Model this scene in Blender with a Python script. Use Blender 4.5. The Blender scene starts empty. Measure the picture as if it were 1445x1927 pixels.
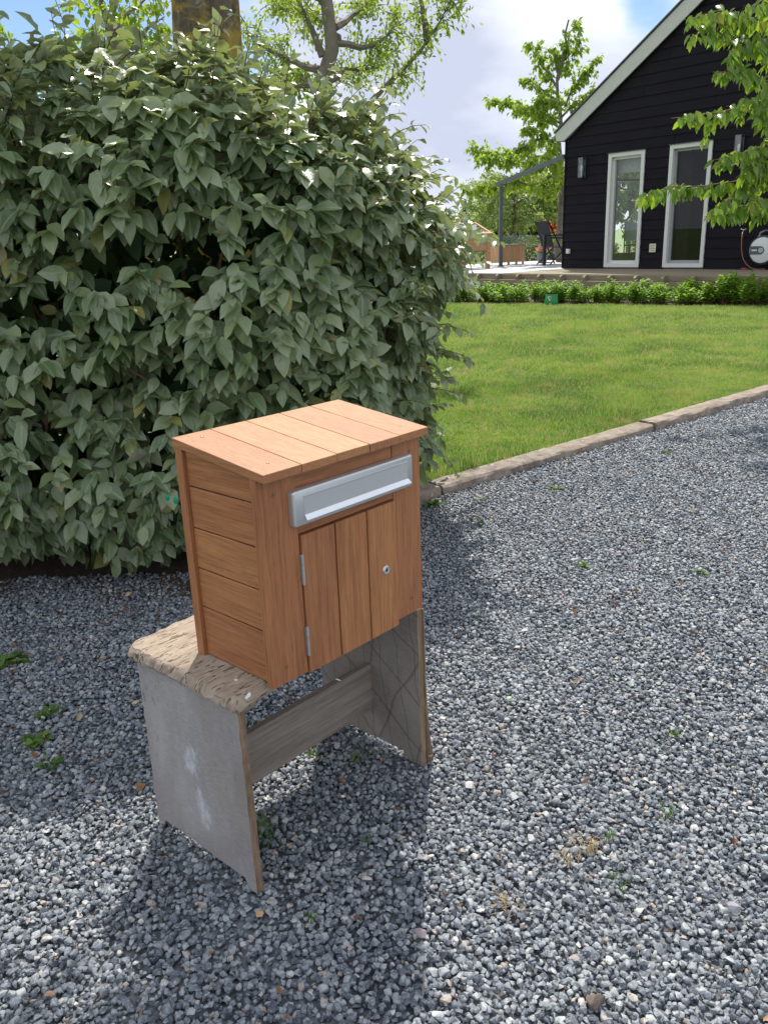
import bpy, math, random
import numpy as np
from mathutils import Vector, Matrix
R = math.radians
rng = np.random.default_rng(7)
random.seed(7)
sc = bpy.context.scene
col = sc.collection

# ------------------------------------------------------------------ camera
FPX, PITCH, ROLL, EYE = 1559.0, .31962, -.03668, 1.25
PW, PH = 1445.0, 1927.0
cF = np.array([0, math.cos(PITCH), -math.sin(PITCH)])
_r = np.array([1., 0, 0]); _u = np.array([0, math.sin(PITCH), math.cos(PITCH)])
cR = math.cos(ROLL)*_r + math.sin(ROLL)*_u
cU = -math.sin(ROLL)*_r + math.cos(ROLL)*_u
cam = bpy.data.cameras.new('camera'); cam.sensor_fit = 'HORIZONTAL'; cam.sensor_width = 36
cam.lens = 36*FPX/PW; cam.clip_start = .05; cam.clip_end = 2000
camo = bpy.data.objects.new('camera', cam); col.objects.link(camo)
camo.matrix_world = Matrix(((cR[0], cU[0], -cF[0], 0), (cR[1], cU[1], -cF[1], 0), (cR[2], cU[2], -cF[2], EYE), (0, 0, 0, 1)))
sc.camera = camo
def at(x, y, Y):
    d = cF + cR*(x-PW/2)/FPX - cU*(y-PH/2)/FPX
    return np.array([0, 0, EYE]) + d*(Y/d[1])
def onz(x, y, z=0):
    d = cF + cR*(x-PW/2)/FPX - cU*(y-PH/2)/FPX
    return np.array([0, 0, EYE]) + d*((z-EYE)/d[2])
def pix(P):
    v = np.atleast_2d(P) - np.array([0, 0, EYE]); d = np.maximum(v@cF, 1e-3)
    return PW/2+FPX*(v@cR)/d, PH/2-FPX*(v@cU)/d

# ------------------------------------------------------------------ light
SUN_AZ, SUN_EL = R(86), R(55)
sun = bpy.data.lights.new('sun', 'SUN'); sun.energy = 4.2; sun.angle = R(.6); sun.color = (1, .94, .85)
suno = bpy.data.objects.new('sun', sun); col.objects.link(suno)
sd = Vector((math.cos(SUN_AZ)*math.cos(SUN_EL), math.sin(SUN_AZ)*math.cos(SUN_EL), math.sin(SUN_EL)))
suno.rotation_euler = sd.to_track_quat('Z', 'Y').to_euler()
sc.view_settings.view_transform = 'Standard'; sc.view_settings.look = 'None'
sc.view_settings.exposure = .46; sc.view_settings.gamma = 1
w = bpy.data.worlds.new('World'); sc.world = w; w.use_nodes = True
nt = w.node_tree; nt.nodes.clear()
def N(nt, t, **k):
    n = nt.nodes.new(t)
    for a, b in k.items():
        if a.startswith('i_'):
            key = a[2:].replace('_', ' ')
            n.inputs[int(key) if key.isdigit() else key].default_value = b
        else: setattr(n, a, b)
    return n
def L(nt, a, b): nt.links.new(a, b)
sky = N(nt, 'ShaderNodeTexSky', sky_type='NISHITA', sun_disc=False, sun_elevation=SUN_EL, sun_rotation=R(4), air_density=1.0, dust_density=.15, ozone_density=2.5)
bgs = N(nt, 'ShaderNodeBackground', i_Strength=.095)
skt = N(nt, 'ShaderNodeMix', data_type='RGBA', blend_type='MULTIPLY'); skt.inputs[0].default_value = 1; skt.inputs[7].default_value = (.95, .98, 1.08, 1)
L(nt, sky.outputs[0], skt.inputs[6]); L(nt, skt.outputs[2], bgs.inputs[0])
tc = N(nt, 'ShaderNodeTexCoord')
def noise3(scale, detail, vec, rough=.55):
    n = N(nt, 'ShaderNodeTexNoise', i_Scale=scale, i_Detail=detail, i_Roughness=rough); L(nt, vec, n.inputs['Vector']); return n.outputs[0]
mp = N(nt, 'ShaderNodeMapping'); mp.inputs['Scale'].default_value = (1, 1, 2.2); mp.inputs['Location'].default_value = (3.1, .4, 1.7)
L(nt, tc.outputs['Generated'], mp.inputs[0])
def mathn(nt, op, a, b=None, c=None, clamp=False):
    m = N(nt, 'ShaderNodeMath', operation=op, use_clamp=clamp)
    for i, v in enumerate((a, b, c)):
        if v is None: continue
        if isinstance(v, (int, float)): m.inputs[i].default_value = v
        else: L(nt, v, m.inputs[i])
    return m.outputs[0]
mask = noise3(2.6, 9, mp.outputs[0])
def lobe(px, py, tight, amp):               # a gap (amp<0) or bank (amp>0) of cloud in one direction of the sky
    d = cF + cR*(px-PW/2)/FPX - cU*(py-PH/2)/FPX; d = d/np.linalg.norm(d)
    vm = N(nt, 'ShaderNodeVectorMath', operation='DOT_PRODUCT'); vm.inputs[1].default_value = d
    L(nt, tc.outputs['Generated'], vm.inputs[0])
    e = mathn(nt, 'MULTIPLY', mathn(nt, 'SUBTRACT', vm.outputs['Value'], 1.0), tight)
    return mathn(nt, 'MULTIPLY', mathn(nt, 'EXPONENT', e), amp)
s = mathn(nt, 'ADD', mask, .17)
for l in ((1215, 40, 520, -.40), (70, 60, 160, -.36), (240, 190, 260, -.2), (470, 10, 500, -.2), (880, 190, 60, .12), (1130, 230, 700, .18), (1080, 60, 900, .2)): s = mathn(nt, 'ADD', s, lobe(*l))
rm = N(nt, 'ShaderNodeMapRange', interpolation_type='SMOOTHSTEP'); rm.inputs[1].default_value = .46; rm.inputs[2].default_value = .64
L(nt, s, rm.inputs[0])
mp2 = N(nt, 'ShaderNodeMapping'); mp2.inputs['Scale'].default_value = (1, 1, 2.6); mp2.inputs['Location'].default_value = (7.3, 2.2, .3)
L(nt, tc.outputs['Generated'], mp2.inputs[0])
shade = mathn(nt, 'ADD', noise3(3.4, 7, mp2.outputs[0]), lobe(790, 130, 220, -.25))
cr = N(nt, 'ShaderNodeValToRGB'); L(nt, shade, cr.inputs[0])
cr.color_ramp.elements[0].position = .30; cr.color_ramp.elements[0].color = (.48, .52, .65, 1)
cr.color_ramp.elements[1].position = .60; cr.color_ramp.elements[1].color = (.82, .86, .92, 1)
bgc = N(nt, 'ShaderNodeBackground', i_Strength=1.0); L(nt, cr.outputs[0], bgc.inputs[0])
mx = N(nt, 'ShaderNodeMixShader'); L(nt, rm.outputs[0], mx.inputs[0]); L(nt, bgs.outputs[0], mx.inputs[1]); L(nt, bgc.outputs[0], mx.inputs[2])
wo = N(nt, 'ShaderNodeOutputWorld'); L(nt, mx.outputs[0], wo.inputs[0])
sc.cycles.max_bounces = 8; sc.cycles.transparent_max_bounces = 12; sc.cycles.diffuse_bounces = 3

# ------------------------------------------------------------------ helpers
def tag(o, label=None, cat=None, group=None, kind=None):
    if label: o['label'] = label
    if cat: o['category'] = cat
    if group: o['group'] = group
    if kind: o['kind'] = kind
    return o
def empty(name, loc=(0, 0, 0), rz=0):
    o = bpy.data.objects.new(name, None); col.objects.link(o); o.location = loc; o.rotation_euler = (0, 0, rz)
    o.empty_display_size = .05; return o
class MB:
    def __init__(s): s.v = []; s.f = []; s.m = []
    def add(s, vs, fs, mi=0):
        b = len(s.v); s.v += [tuple(map(float, p)) for p in vs]; s.f += [tuple(b+i for i in f) for f in fs]; s.m += [mi]*len(fs); return s
    def box(s, x0, x1, y0, y1, z0, z1, mi=0):
        return s.add([(x0,y0,z0),(x1,y0,z0),(x1,y1,z0),(x0,y1,z0),(x0,y0,z1),(x1,y0,z1),(x1,y1,z1),(x0,y1,z1)],
                     [(0,3,2,1),(4,5,6,7),(0,1,5,4),(1,2,6,5),(2,3,7,6),(3,0,4,7)], mi)
    def bar(s, a, b, wx, wz, up=(0, 0, 1), mi=0):
        a = Vector(a); b = Vector(b); d = (b-a).normalized(); sx = d.cross(Vector(up)).normalized(); uz = sx.cross(d)
        vs = []
        for p in (a, b):
            for i, j in ((-1,-1),(1,-1),(1,1),(-1,1)): vs.append(p+sx*(i*wx/2)+uz*(j*wz/2))
        return s.add(vs, [(3,2,1,0),(4,5,6,7),(0,1,5,4),(1,2,6,5),(2,3,7,6),(3,0,4,7)], mi)
    def tube(s, pts, rad, n=8, mi=0, cap=True):
        pts = [Vector(p) for p in pts]; k = len(pts)
        if isinstance(rad, (int, float)): rad = [rad]*k
        vs = []; ref = Vector((0.3, .2, 1))
        for i, p in enumerate(pts):
            d = (pts[min(i+1, k-1)]-pts[max(i-1, 0)]).normalized()
            if abs(d.dot(ref.normalized())) > .95: ref = Vector((1, .1, 0))
            a = d.cross(ref).normalized(); b = d.cross(a)
            for j in range(n):
                t = 2*math.pi*j/n; vs.append(p+a*(math.cos(t)*rad[i])+b*(math.sin(t)*rad[i]))
        fs = [(i*n+j, i*n+(j+1) % n, (i+1)*n+(j+1) % n, (i+1)*n+j) for i in range(k-1) for j in range(n)]
        if cap: fs += [tuple(range(n))[::-1], tuple((k-1)*n+j for j in range(n))]
        return s.add(vs, fs, mi)
    def lathe(s, c, prof, n=24, axis='z', mi=0):
        vs = []
        for r, h in prof:
            for j in range(n):
                t = 2*math.pi*j/n; q = (r*math.cos(t), r*math.sin(t), h)
                if axis == 'y': q = (q[0], q[2], q[1])
                if axis == 'x': q = (q[2], q[0], q[1])
                vs.append((c[0]+q[0], c[1]+q[1], c[2]+q[2]))
        k = len(prof)
        fs = [(i*n+j, i*n+(j+1) % n, (i+1)*n+(j+1) % n, (i+1)*n+j) for i in range(k-1) for j in range(n)]
        fs += [tuple(range(n))[::-1], tuple((k-1)*n+j for j in range(n))]
        return s.add(vs, fs, mi)
    def prism(s, poly, h0, h1, axis='z', mi=0, mi_side=None):
        n = len(poly)
        def P(a, b, h): return {'z': (a, b, h), 'y': (a, h, b), 'x': (h, a, b)}[axis]
        s.add([P(a, b, h0) for a, b in poly]+[P(a, b, h1) for a, b in poly], [tuple(range(n))[::-1], tuple(range(n, 2*n))], mi)
        b0 = len(s.v)-2*n; sf = [(b0+i, b0+(i+1) % n, b0+n+(i+1) % n, b0+n+i) for i in range(n)]
        s.f += sf; s.m += [mi if mi_side is None else mi_side]*n; return s
    def build(s, name, mats, parent=None, bevel=0, smooth=False, seg=2):
        me = bpy.data.meshes.new(name); me.from_pydata(s.v, [], s.f); 
        for m in (mats if isinstance(mats, (list, tuple)) else [mats]): me.materials.append(m)
        if any(s.m): me.polygons.foreach_set('material_index', s.m)
        me.update()
        import bmesh
        bm = bmesh.new(); bm.from_mesh(me); bmesh.ops.recalc_face_normals(bm, faces=bm.faces); bm.to_mesh(me); bm.free()
        if smooth:
            for p in me.polygons: p.use_smooth = True
            me.set_sharp_from_angle(angle=R(40))
        o = bpy.data.objects.new(name, me); col.objects.link(o); o.parent = parent
        if bevel:
            b = o.modifiers.new('b', 'BEVEL'); b.width = bevel; b.segments = seg; b.limit_method = 'ANGLE'; b.angle_limit = R(40)
        return o
def npmesh(name, V, F, mat, parent=None, smooth=False):
    """V (n,3), F list of arrays with equal vertex count each"""
    me = bpy.data.meshes.new(name)
    loops = np.concatenate([f.reshape(-1) for f in F]).astype(np.int32)
    tot = np.concatenate([np.full(len(f), f.shape[1]) for f in F]).astype(np.int32)
    start = np.concatenate([[0], np.cumsum(tot)[:-1]]).astype(np.int32)
    me.vertices.add(len(V)); me.vertices.foreach_set('co', V.astype(np.float32).ravel())
    me.loops.add(len(loops)); me.loops.foreach_set('vertex_index', loops)
    me.polygons.add(len(tot)); me.polygons.foreach_set('loop_start', start); me.polygons.foreach_set('loop_total', tot)
    if smooth: me.polygons.foreach_set('use_smooth', np.ones(len(tot), bool))
    me.materials.append(mat); me.update(); me.validate()
    o = bpy.data.objects.new(name, me); col.objects.link(o); o.parent = parent; return o
def nrm(a): return a/np.maximum(np.linalg.norm(a, axis=-1, keepdims=True), 1e-9)
# leaf template: x across, y along (0..1), z up
def leaf_tpl(width=.5, fold=.25, droop=.25, wave=.0, rows=4, point=1.0, seed=0):
    r = np.random.default_rng(seed); v = [(0, 0, 0)]
    for i in range(1, rows):
        t = i/rows; wd = width/2*math.sin(math.pi*min(1, t**.85))**.7*(1 if t < .6 else 1-(t-.6)*.5*point)
        z = -droop*t*t
        wl, wr = r.normal(0, wave, 2)
        v += [(-wd, t, z+fold*wd+wl), (0, t, z), (wd, t, z+fold*wd+wr)]
    v.append((0, 1, -droop))
    q = []; tri = [(0, 2, 1), (0, 3, 2)]
    for i in range(rows-2):
        b = 1+3*i; q += [(b, b+1, b+4, b+3), (b+1, b+2, b+5, b+4)]
    b = 1+3*(rows-2); e = len(v)-1; tri += [(b, b+1, e), (b+1, b+2, e)]
    return np.array(v, float), np.array(q, int).reshape(-1, 4), np.array(tri)
def leaf_cloud(name, pos, d, up, size, tpls, mat, parent=None, wscale=None):
    """leaves at pos (n,3) pointing along d with face normal near up"""
    d = nrm(d); x = nrm(np.cross(d, up)); z = np.cross(x, d)
    n = len(pos); pick = rng.integers(0, len(tpls), n); V = []; FQ = []; FT = []; off = 0
    for k, (tv, tq, tt) in enumerate(tpls):
        i = np.where(pick == k)[0]
        if not len(i): continue
        s = size[i][:, None, None]
        X = tv[None, :, 0:1]*x[i][:, None, :]; 
        if wscale is not None: X = X*wscale[i][:, None, None]
        P = pos[i][:, None, :] + s*(X + tv[None, :, 1:2]*d[i][:, None, :] + tv[None, :, 2:3]*z[i][:, None, :])
        V.append(P.reshape(-1, 3)); base = off+np.arange(len(i))[:, None, None]*len(tv)
        if len(tq): FQ.append((base+tq[None]).reshape(-1, 4))
        FT.append((base+tt[None]).reshape(-1, 3)); off += len(i)*len(tv)
    F = ([np.concatenate(FQ)] if FQ else [])+[np.concatenate(FT)]
    o = npmesh(name, np.concatenate(V), F, mat, parent, smooth=True)
    ax = np.concatenate([np.tile(np.abs(tv[:, 0])/np.abs(tv[:, 0]).max(), int((pick == k).sum())) for k, (tv, _, _) in enumerate(tpls)])
    a = o.data.attributes.new('ax', 'FLOAT', 'POINT'); a.data.foreach_set('value', ax.astype(np.float32)); return o

# ------------------------------------------------------------------ materials
def mat(name):
    m = bpy.data.materials.new(name); m.use_nodes = True; t = m.node_tree
    return m, t, t.nodes['Principled BSDF']
def ramp(t, src, stops):
    c = N(t, 'ShaderNodeValToRGB'); L(t, src, c.inputs[0]); e = c.color_ramp.elements
    while len(e) < len(stops): e.new(.5)
    for q, (p, cc) in zip(e, stops): q.position = p; q.color = (*cc, 1) if len(cc) == 3 else cc
    return c.outputs[0]
def mixc(t, f, a, b, mode='MIX'):
    m = N(t, 'ShaderNodeMix', data_type='RGBA', blend_type=mode)
    for i, v in ((0, f), (6, a), (7, b)):
        if isinstance(v, (int, float)): m.inputs[i].default_value = v
        elif isinstance(v, tuple): m.inputs[i].default_value = (*v, 1)
        else: L(t, v, m.inputs[i])
    return m.outputs[2]
def tn(t, scale, detail=4, rough=.55, vec=None, dist=0, mul=None, off=None):
    n = N(t, 'ShaderNodeTexNoise', i_Scale=scale, i_Detail=detail, i_Roughness=rough, i_Distortion=dist)
    if mul is not None:
        q = N(t, 'ShaderNodeMapping'); q.inputs['Scale'].default_value = mul
        L(t, vec, q.inputs[0])
        if off is not None: L(t, off, q.inputs['Location'])
        vec = q.outputs[0]
    if vec is not None: L(t, vec, n.inputs['Vector'])
    return n.outputs[0]
def ocoord(t): return N(t, 'ShaderNodeTexCoord').outputs['Object']
def gpos(t): return N(t, 'ShaderNodeNewGeometry').outputs['Position']
def isl(t): return N(t, 'ShaderNodeNewGeometry').outputs['Random Per Island']
def bump(t, b, h, strength=.3, dist=.002):
    n = N(t, 'ShaderNodeBump', i_Strength=strength, i_Distance=dist); L(t, h, n.inputs['Height']); L(t, n.outputs[0], b.inputs['Normal'])
def plain(name, c, rough=.6, metal=0, var=.12, scale=12, bmp=0):
    m, t, b = mat(name)
    n = tn(t, scale, 5, vec=ocoord(t))
    L(t, ramp(t, n, [(.3, tuple(x*(1-var) for x in c)), (.7, tuple(min(1, x*(1+var)) for x in c))]), b.inputs['Base Color'])
    b.inputs['Roughness'].default_value = rough; b.inputs['Metallic'].default_value = metal
    if bmp: bump(t, b, tn(t, scale*6, 4, vec=ocoord(t)), bmp, .002)
    return m
def wood(name, axis, dark, light, scale=1.0, rough=.55, bmp=.25):
    m, t, b = mat(name); oc = ocoord(t); ri = isl(t)
    comb = N(t, 'ShaderNodeCombineXYZ')
    for i in range(3): L(t, mathn(t, 'MULTIPLY', ri, 37.0+i*11), comb.inputs[i])
    def mul(a, b_): return tuple((b_ if k == axis else a)*scale for k in range(3))
    g1 = tn(t, 1, 3, .5, oc, 1.2, mul(28, 2.2), comb.outputs[0])
    g2 = tn(t, 1, 5, .65, oc, .3, mul(260, 9), comb.outputs[0])
    g3 = tn(t, 1, 2, .5, oc, 0, mul(700, 45), comb.outputs[0])
    c = ramp(t, g1, [(.3, dark), (.72, light)])
    c = mixc(t, .5, c, ramp(t, g2, [(.35, tuple(x*.55 for x in dark)), (.62, light)]))
    pores = ramp(t, g3, [(.30, (.45, .38, .33)), (.42, (1, 1, 1))])
    c = mixc(t, .45, c, pores, 'MULTIPLY')
    hs = N(t, 'ShaderNodeHueSaturation'); L(t, c, hs.inputs['Color'])
    L(t, mathn(t, 'MULTIPLY_ADD', ri, .24, .86), hs.inputs['Value']); L(t, mathn(t, 'MULTIPLY_ADD', ri, .010, .493), hs.inputs['Hue'])
    L(t, hs.outputs[0], b.inputs['Base Color']); b.inputs['Roughness'].default_value = rough
    bump(t, b, g2, bmp, .0006); return m
def leafmat(name, stops, back, trans=.35, rough=.42, spec=.5, tcol=(.25, .42, .05), bigscale=0, rib=None):
    m, t, b = mat(name); ri = isl(t); c = ramp(t, ri, stops)
    if rib:
        ax = N(t, 'ShaderNodeAttribute', attribute_name='ax').outputs['Fac']
        c = mixc(t, ramp(t, ax, [(.0, (.8, .8, .8)), (.10, (.5, .5, .5)), (.17, (0, 0, 0))]), c, rib)
        c = mixc(t, mathn(t, 'MULTIPLY', tn(t, 55, 3, .6, gpos(t)), .55), c, tuple(x*.62 for x in stops[1][1]))
        bump(t, b, tn(t, 110, 2, .5, gpos(t)), .35, .003)
    if bigscale:
        c = mixc(t, mathn(t, 'MULTIPLY', tn(t, bigscale, 3, vec=gpos(t)), .5), c, tuple(x*.6 for x in stops[0][1]))
    ge = N(t, 'ShaderNodeNewGeometry'); c2 = mixc(t, ge.outputs['Backfacing'], c, back)
    L(t, c2, b.inputs['Base Color']); b.inputs['Roughness'].default_value = rough; b.inputs['Specular IOR Level'].default_value = spec
    tr = N(t, 'ShaderNodeBsdfTranslucent'); L(t, mixc(t, .65, c, tcol), tr.inputs[0])
    mxs = N(t, 'ShaderNodeMixShader'); mxs.inputs[0].default_value = trans
    L(t, b.outputs[0], mxs.inputs[1]); L(t, tr.outputs[0], mxs.inputs[2]); L(t, mxs.outputs[0], t.nodes['Material Output'].inputs[0])
    return m
M = {}
C_D, C_L = (.30, .110, .038), (.475, .205, .078)
M['wz'] = wood('hardwood_upright', 2, C_D, C_L)
M['wy'] = wood('hardwood_side', 1, C_D, C_L)
M['wx'] = wood('hardwood_rail', 0, C_D, C_L)
M['lid'] = wood('hardwood_lid', 1, (.35, .142, .053), (.46, .215, .085))
M['steel'] = plain('brushed_steel', (.62, .64, .66), .42, .8, .02, 60)
M['bright'] = plain('sky_highlight_lip', (.88, .90, .92), .45, .35, .01, 60)  # steel of the flap lip coloured paler to paint in its sky highlight
M['zinc'] = plain('zinc_hardware', (.55, .55, .55), .4, .9, .1, 60)
M['brass'] = plain('brass_screw', (.22, .16, .09), .5, .7, .3, 400)
M['dark'] = plain('dark_gap', (.015, .012, .01), .8)
M['black_paint'] = plain('black_metal', (.02, .021, .025), .45, 0, .2)
M['grey_metal'] = plain('anthracite_steel', (.085, .095, .11), .5, .2, .1)
M['white_paint'] = plain('white_painted_timber', (.62, .63, .60), .45, 0, .05, 20)
M['sash'] = plain('grey_sash', (.30, .31, .31), .5, 0, .06)
M['pot'] = plain('blue_grey_glaze', (.16, .20, .27), .5, 0, .2)
M['bark'] = plain('bark', (.14, .10, .07), .9, 0, .45, 9, .8)
M['bark2'] = plain('grey_bark', (.17, .145, .12), .9, 0, .35, 7, .8)
M['twig'] = plain('twig_bark', (.11, .065, .035), .8, 0, .3, 30)

# weathered wood (bench seat)
m, t, b = mat('weathered_board'); oc = ocoord(t)
g1 = tn(t, 1, 7, .7, oc, 1.2, (8, 26, 20)); g2 = tn(t, 1, 6, .65, oc, 1.0, (11, 15, 14))
c = ramp(t, g1, [(.28, (.19, .135, .095)), (.5, (.33, .255, .19)), (.72, (.45, .375, .295))])
c = mixc(t, ramp(t, g2, [(.42, (0, 0, 0)), (.6, (.75, .75, .75))]), c, (.30, .245, .19))
ck = tn(t, 1, 5, .65, oc, 1.6, (20, 85, 40)); ckr = ramp(t, ck, [(.39, (0, 0, 0)), (.435, (1, 1, 1))])
c = mixc(t, .8, c, mixc(t, ckr, (.14, .10, .07), (1, 1, 1)), 'MULTIPLY')
sp = tn(t, 26, 2, .4, oc); spm = ramp(t, sp, [(.745, (0, 0, 0)), (.755, (1, 1, 1))]); c = mixc(t, spm, c, (.75, .76, .78))
L(t, c, b.inputs['Base Color']); b.inputs['Roughness'].default_value = .75
bump(t, b, mixc(t, .35, ckr, g1), .6, .003); M['seat'] = m
# grey painted plywood
def ply(name, base, scratch, smear):
    m, t, b = mat(name); oc = ocoord(t)
    c = ramp(t, tn(t, 5, 7, .65, oc), [(.3, tuple(x*.72 for x in base)), (.7, tuple(x*1.15 for x in base))])
    c = mixc(t, ramp(t, tn(t, 1, 4, .6, oc, .5, (3, 12, 3)), [(.5, (0, 0, 0)), (.8, (.5, .5, .5))]), c, (.30, .235, .17))
    c = mixc(t, ramp(t, tn(t, 1, 4, .7, oc, .3, (60, 60, 22)), [(.62, (0, 0, 0)), (.70, (.6, .6, .6))]), c, (.08, .07, .065))
    c = mixc(t, ramp(t, tn(t, 1, 5, .75, oc, .2, (45, 45, 260)), [(.35, (.45, .45, .45)), (.55, (0, 0, 0))]), c, tuple(x*1.5 for x in base))
    c = mixc(t, ramp(t, tn(t, 1, 2, .5, oc, 3.5, (5, 40, 5)), [(.655, (0, 0, 0)), (.665, (.7, .7, .7)), (.672, (0, 0, 0))]), c, (.5, .5, .52))
    c = mixc(t, ramp(t, tn(t, 1, 3, .6, oc, 0, (6, 6, 2)), [(.35, (.5, .5, .5)), (.6, (0, 0, 0))]), c, (.20, .165, .135))
    if smear:                                           # smears of white paint
        for (cy, cz, ry, rz, sl) in ((.21, .235, .034, .052, .25), (.185, .125, .030, .07, -.35)):
            sx = N(t, 'ShaderNodeSeparateXYZ'); L(t, oc, sx.inputs[0])
            dz = mathn(t, 'DIVIDE', mathn(t, 'SUBTRACT', sx.outputs[2], cz), rz)
            dy = mathn(t, 'DIVIDE', mathn(t, 'SUBTRACT', mathn(t, 'SUBTRACT', sx.outputs[1], cy), mathn(t, 'MULTIPLY', dz, -sl*ry)), ry)
            r2 = mathn(t, 'ADD', mathn(t, 'MULTIPLY', dy, dy), mathn(t, 'MULTIPLY', dz, dz))
            k = mathn(t, 'SUBTRACT', mathn(t, 'ADD', mathn(t, 'MULTIPLY', tn(t, 1, 6, .75, oc, .3, (30, 75, 40)), 3.4), -1.05), r2)
            c = mixc(t, mathn(t, 'MULTIPLY', k, .9, clamp=True), c, (.60, .61, .66))
    if scratch:
        for ang, sc_, off in ((.9, 3.2, .3), (-.5, 2.6, .9), (.15, 5.5, .1)):
            q = N(t, 'ShaderNodeMapping'); q.inputs['Rotation'].default_value = (ang, 0, 0); q.inputs['Location'].default_value = (0, off, off*.3); L(t, oc, q.inputs[0])
            wv = N(t, 'ShaderNodeTexWave', i_Scale=sc_, i_Distortion=3.5, i_Detail=1.5, bands_direction='Y'); wv.inputs['Detail Scale'].default_value = 1.2; L(t, q.outputs[0], wv.inputs[0])
            c = mixc(t, ramp(t, wv.outputs[1], [(.0, (.55, .55, .55)), (.003, (.4, .4, .4)), (.012, (0, 0, 0))]), c, (.10, .07, .045))
    L(t, c, b.inputs['Base Color']); b.inputs['Roughness'].default_value = .7; bump(t, b, tn(t, 60, 5, .6, oc), .25, .001)
    return m
M['ply'] = ply('grey_painted_plywood', (.33, .315, .31), False, True)
M['ply2'] = ply('scratched_plywood', (.31, .28, .25), True, False)
M['plyedge'] = wood('plywood_edge', 2, (.12, .075, .045), (.34, .24, .15), 1.4, .8, .6)
M['stretcher'] = wood('grey_board', 0, (.23, .19, .155), (.34, .29, .24), .6, .75, .4)
# gravel
def gravel(name, inst):
    m, t, b = mat(name)
    if inst:
        a = N(t, 'ShaderNodeAttribute', attribute_type='INSTANCER', attribute_name='rnd'); r = a.outputs['Fac']; oc = ocoord(t)
    else:
        oc = gpos(t); vo = N(t, 'ShaderNodeTexVoronoi', i_Scale=70); L(t, oc, vo.inputs[0]); r = vo.outputs['Distance']
    c = ramp(t, r, [(0, (.055, .066, .085)), (.25, (.11, .13, .16)), (.55, (.20, .225, .255)), (.8, (.285, .31, .33)), (.95, (.38, .40, .41)), (.962, (.58, .57, .54)), (.975, (.40, .36, .31)), (.988, (.27, .20, .15)), (1, (.40, .36, .34))])
    if inst:
        comb = N(t, 'ShaderNodeCombineXYZ'); L(t, mathn(t, 'MULTIPLY', r, 91.0), comb.inputs[0]); L(t, mathn(t, 'MULTIPLY', r, 53.0), comb.inputs[1])
        v = tn(t, 1, 4, .7, oc, 1.0, (150, 150, 150), comb.outputs[0])
        c = mixc(t, ramp(t, v, [(.50, (0, 0, 0)), (.66, (.5, .5, .5))]), c, (.46, .49, .51))
        c = mixc(t, ramp(t, v, [(.34, (.75, .75, .75)), (.46, (0, 0, 0))]), c, (.045, .055, .075))
        bump(t, b, v, .8, .0015)
    else:
        c = mixc(t, .6, c, (.045, .045, .048)); bump(t, b, r, .8, .006)
    L(t, c, b.inputs['Base Color']); b.inputs['Roughness'].default_value = .62; return m
M['gravel_i'] = gravel('gravel_stone', True)
M['gravel_bed'] = gravel('gravel_bed', False)
# grass
def grass(name, inst):
    m, t, b = mat(name); gp = gpos(t)
    big = tn(t, 1.1, 7, .72, gp, .5); mid = tn(t, 3.4, 6, .7, gp, .6)
    c = ramp(t, big, [(.38, (.06, .20, .010)), (.5, (.145, .315, .02)), (.60, (.245, .38, .04))])
    c = mixc(t, ramp(t, mid, [(.53, (0, 0, 0)), (.64, (.75, .75, .75))]), c, (.40, .37, .13))
    c = mixc(t, ramp(t, mid, [(.34, (.8, .8, .8)), (.45, (0, 0, 0))]), c, (.07, .19, .02))
    if inst:
        r = isl(t)
        c = mixc(t, ramp(t, r, [(.80, (0, 0, 0)), (.86, (.8, .8, .8))]), c, (.36, .31, .14))
        hs = N(t, 'ShaderNodeHueSaturation'); L(t, c, hs.inputs['Color']); L(t, mathn(t, 'MULTIPLY_ADD', r, .9, .6), hs.inputs['Value']); c = hs.outputs[0]
        tr = N(t, 'ShaderNodeBsdfTranslucent'); L(t, c, tr.inputs[0])
        mxs = N(t, 'ShaderNodeMixShader'); mxs.inputs[0].default_value = .4
        L(t, b.outputs[0], mxs.inputs[1]); L(t, tr.outputs[0], mxs.inputs[2]); L(t, mxs.outputs[0], t.nodes['Material Output'].inputs[0])
    else:
        c = mixc(t, .45, c, (.06, .05, .02)); bump(t, b, tn(t, 60, 3, vec=gp), .7, .02)
    L(t, c, b.inputs['Base Color']); b.inputs['Roughness'].default_value = .55; return m
M['grass_i'] = grass('grass_blade', True); M['grass_g'] = grass('turf', False)
m, t, b = mat('soil'); c = ramp(t, tn(t, 30, 6, .7, gpos(t)), [(.3, (.03, .022, .015)), (.7, (.12, .085, .06))]); L(t, c, b.inputs['Base Color']); b.inputs['Roughness'].default_value = .9
bump(t, b, tn(t, 70, 4, vec=gpos(t)), .9, .01); M['soil'] = m
m, t, b = mat('concrete_kerb'); gp = gpos(t)
c = ramp(t, tn(t, 14, 6, .65, gp), [(.36, (.13, .105, .085)), (.62, (.31, .26, .215))])
c = mixc(t, ramp(t, tn(t, 140, 3, .6, gp), [(.55, (0, 0, 0)), (.7, (.6, .6, .6))]), c, (.10, .085, .075))
c = mixc(t, ramp(t, tn(t, 22, 2, .4, gp), [(.68, (0, 0, 0)), (.72, (.6, .6, .6))]), c, (.52, .50, .44))
c = mixc(t, mathn(t, 'MULTIPLY', isl(t), .25), c, (.30, .22, .15))
L(t, c, b.inputs['Base Color']); b.inputs['Roughness'].default_value = .85; bump(t, b, tn(t, 90, 5, vec=gp), .6, .004); M['kerb'] = m
m, t, b = mat('pale_paving'); gp = gpos(t)
c = ramp(t, tn(t, 2.5, 5, .6, gp), [(.3, (.42, .43, .44)), (.7, (.56, .57, .58))]); L(t, c, b.inputs['Base Color']); b.inputs['Roughness'].default_value = .7; M['paving'] = m
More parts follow.
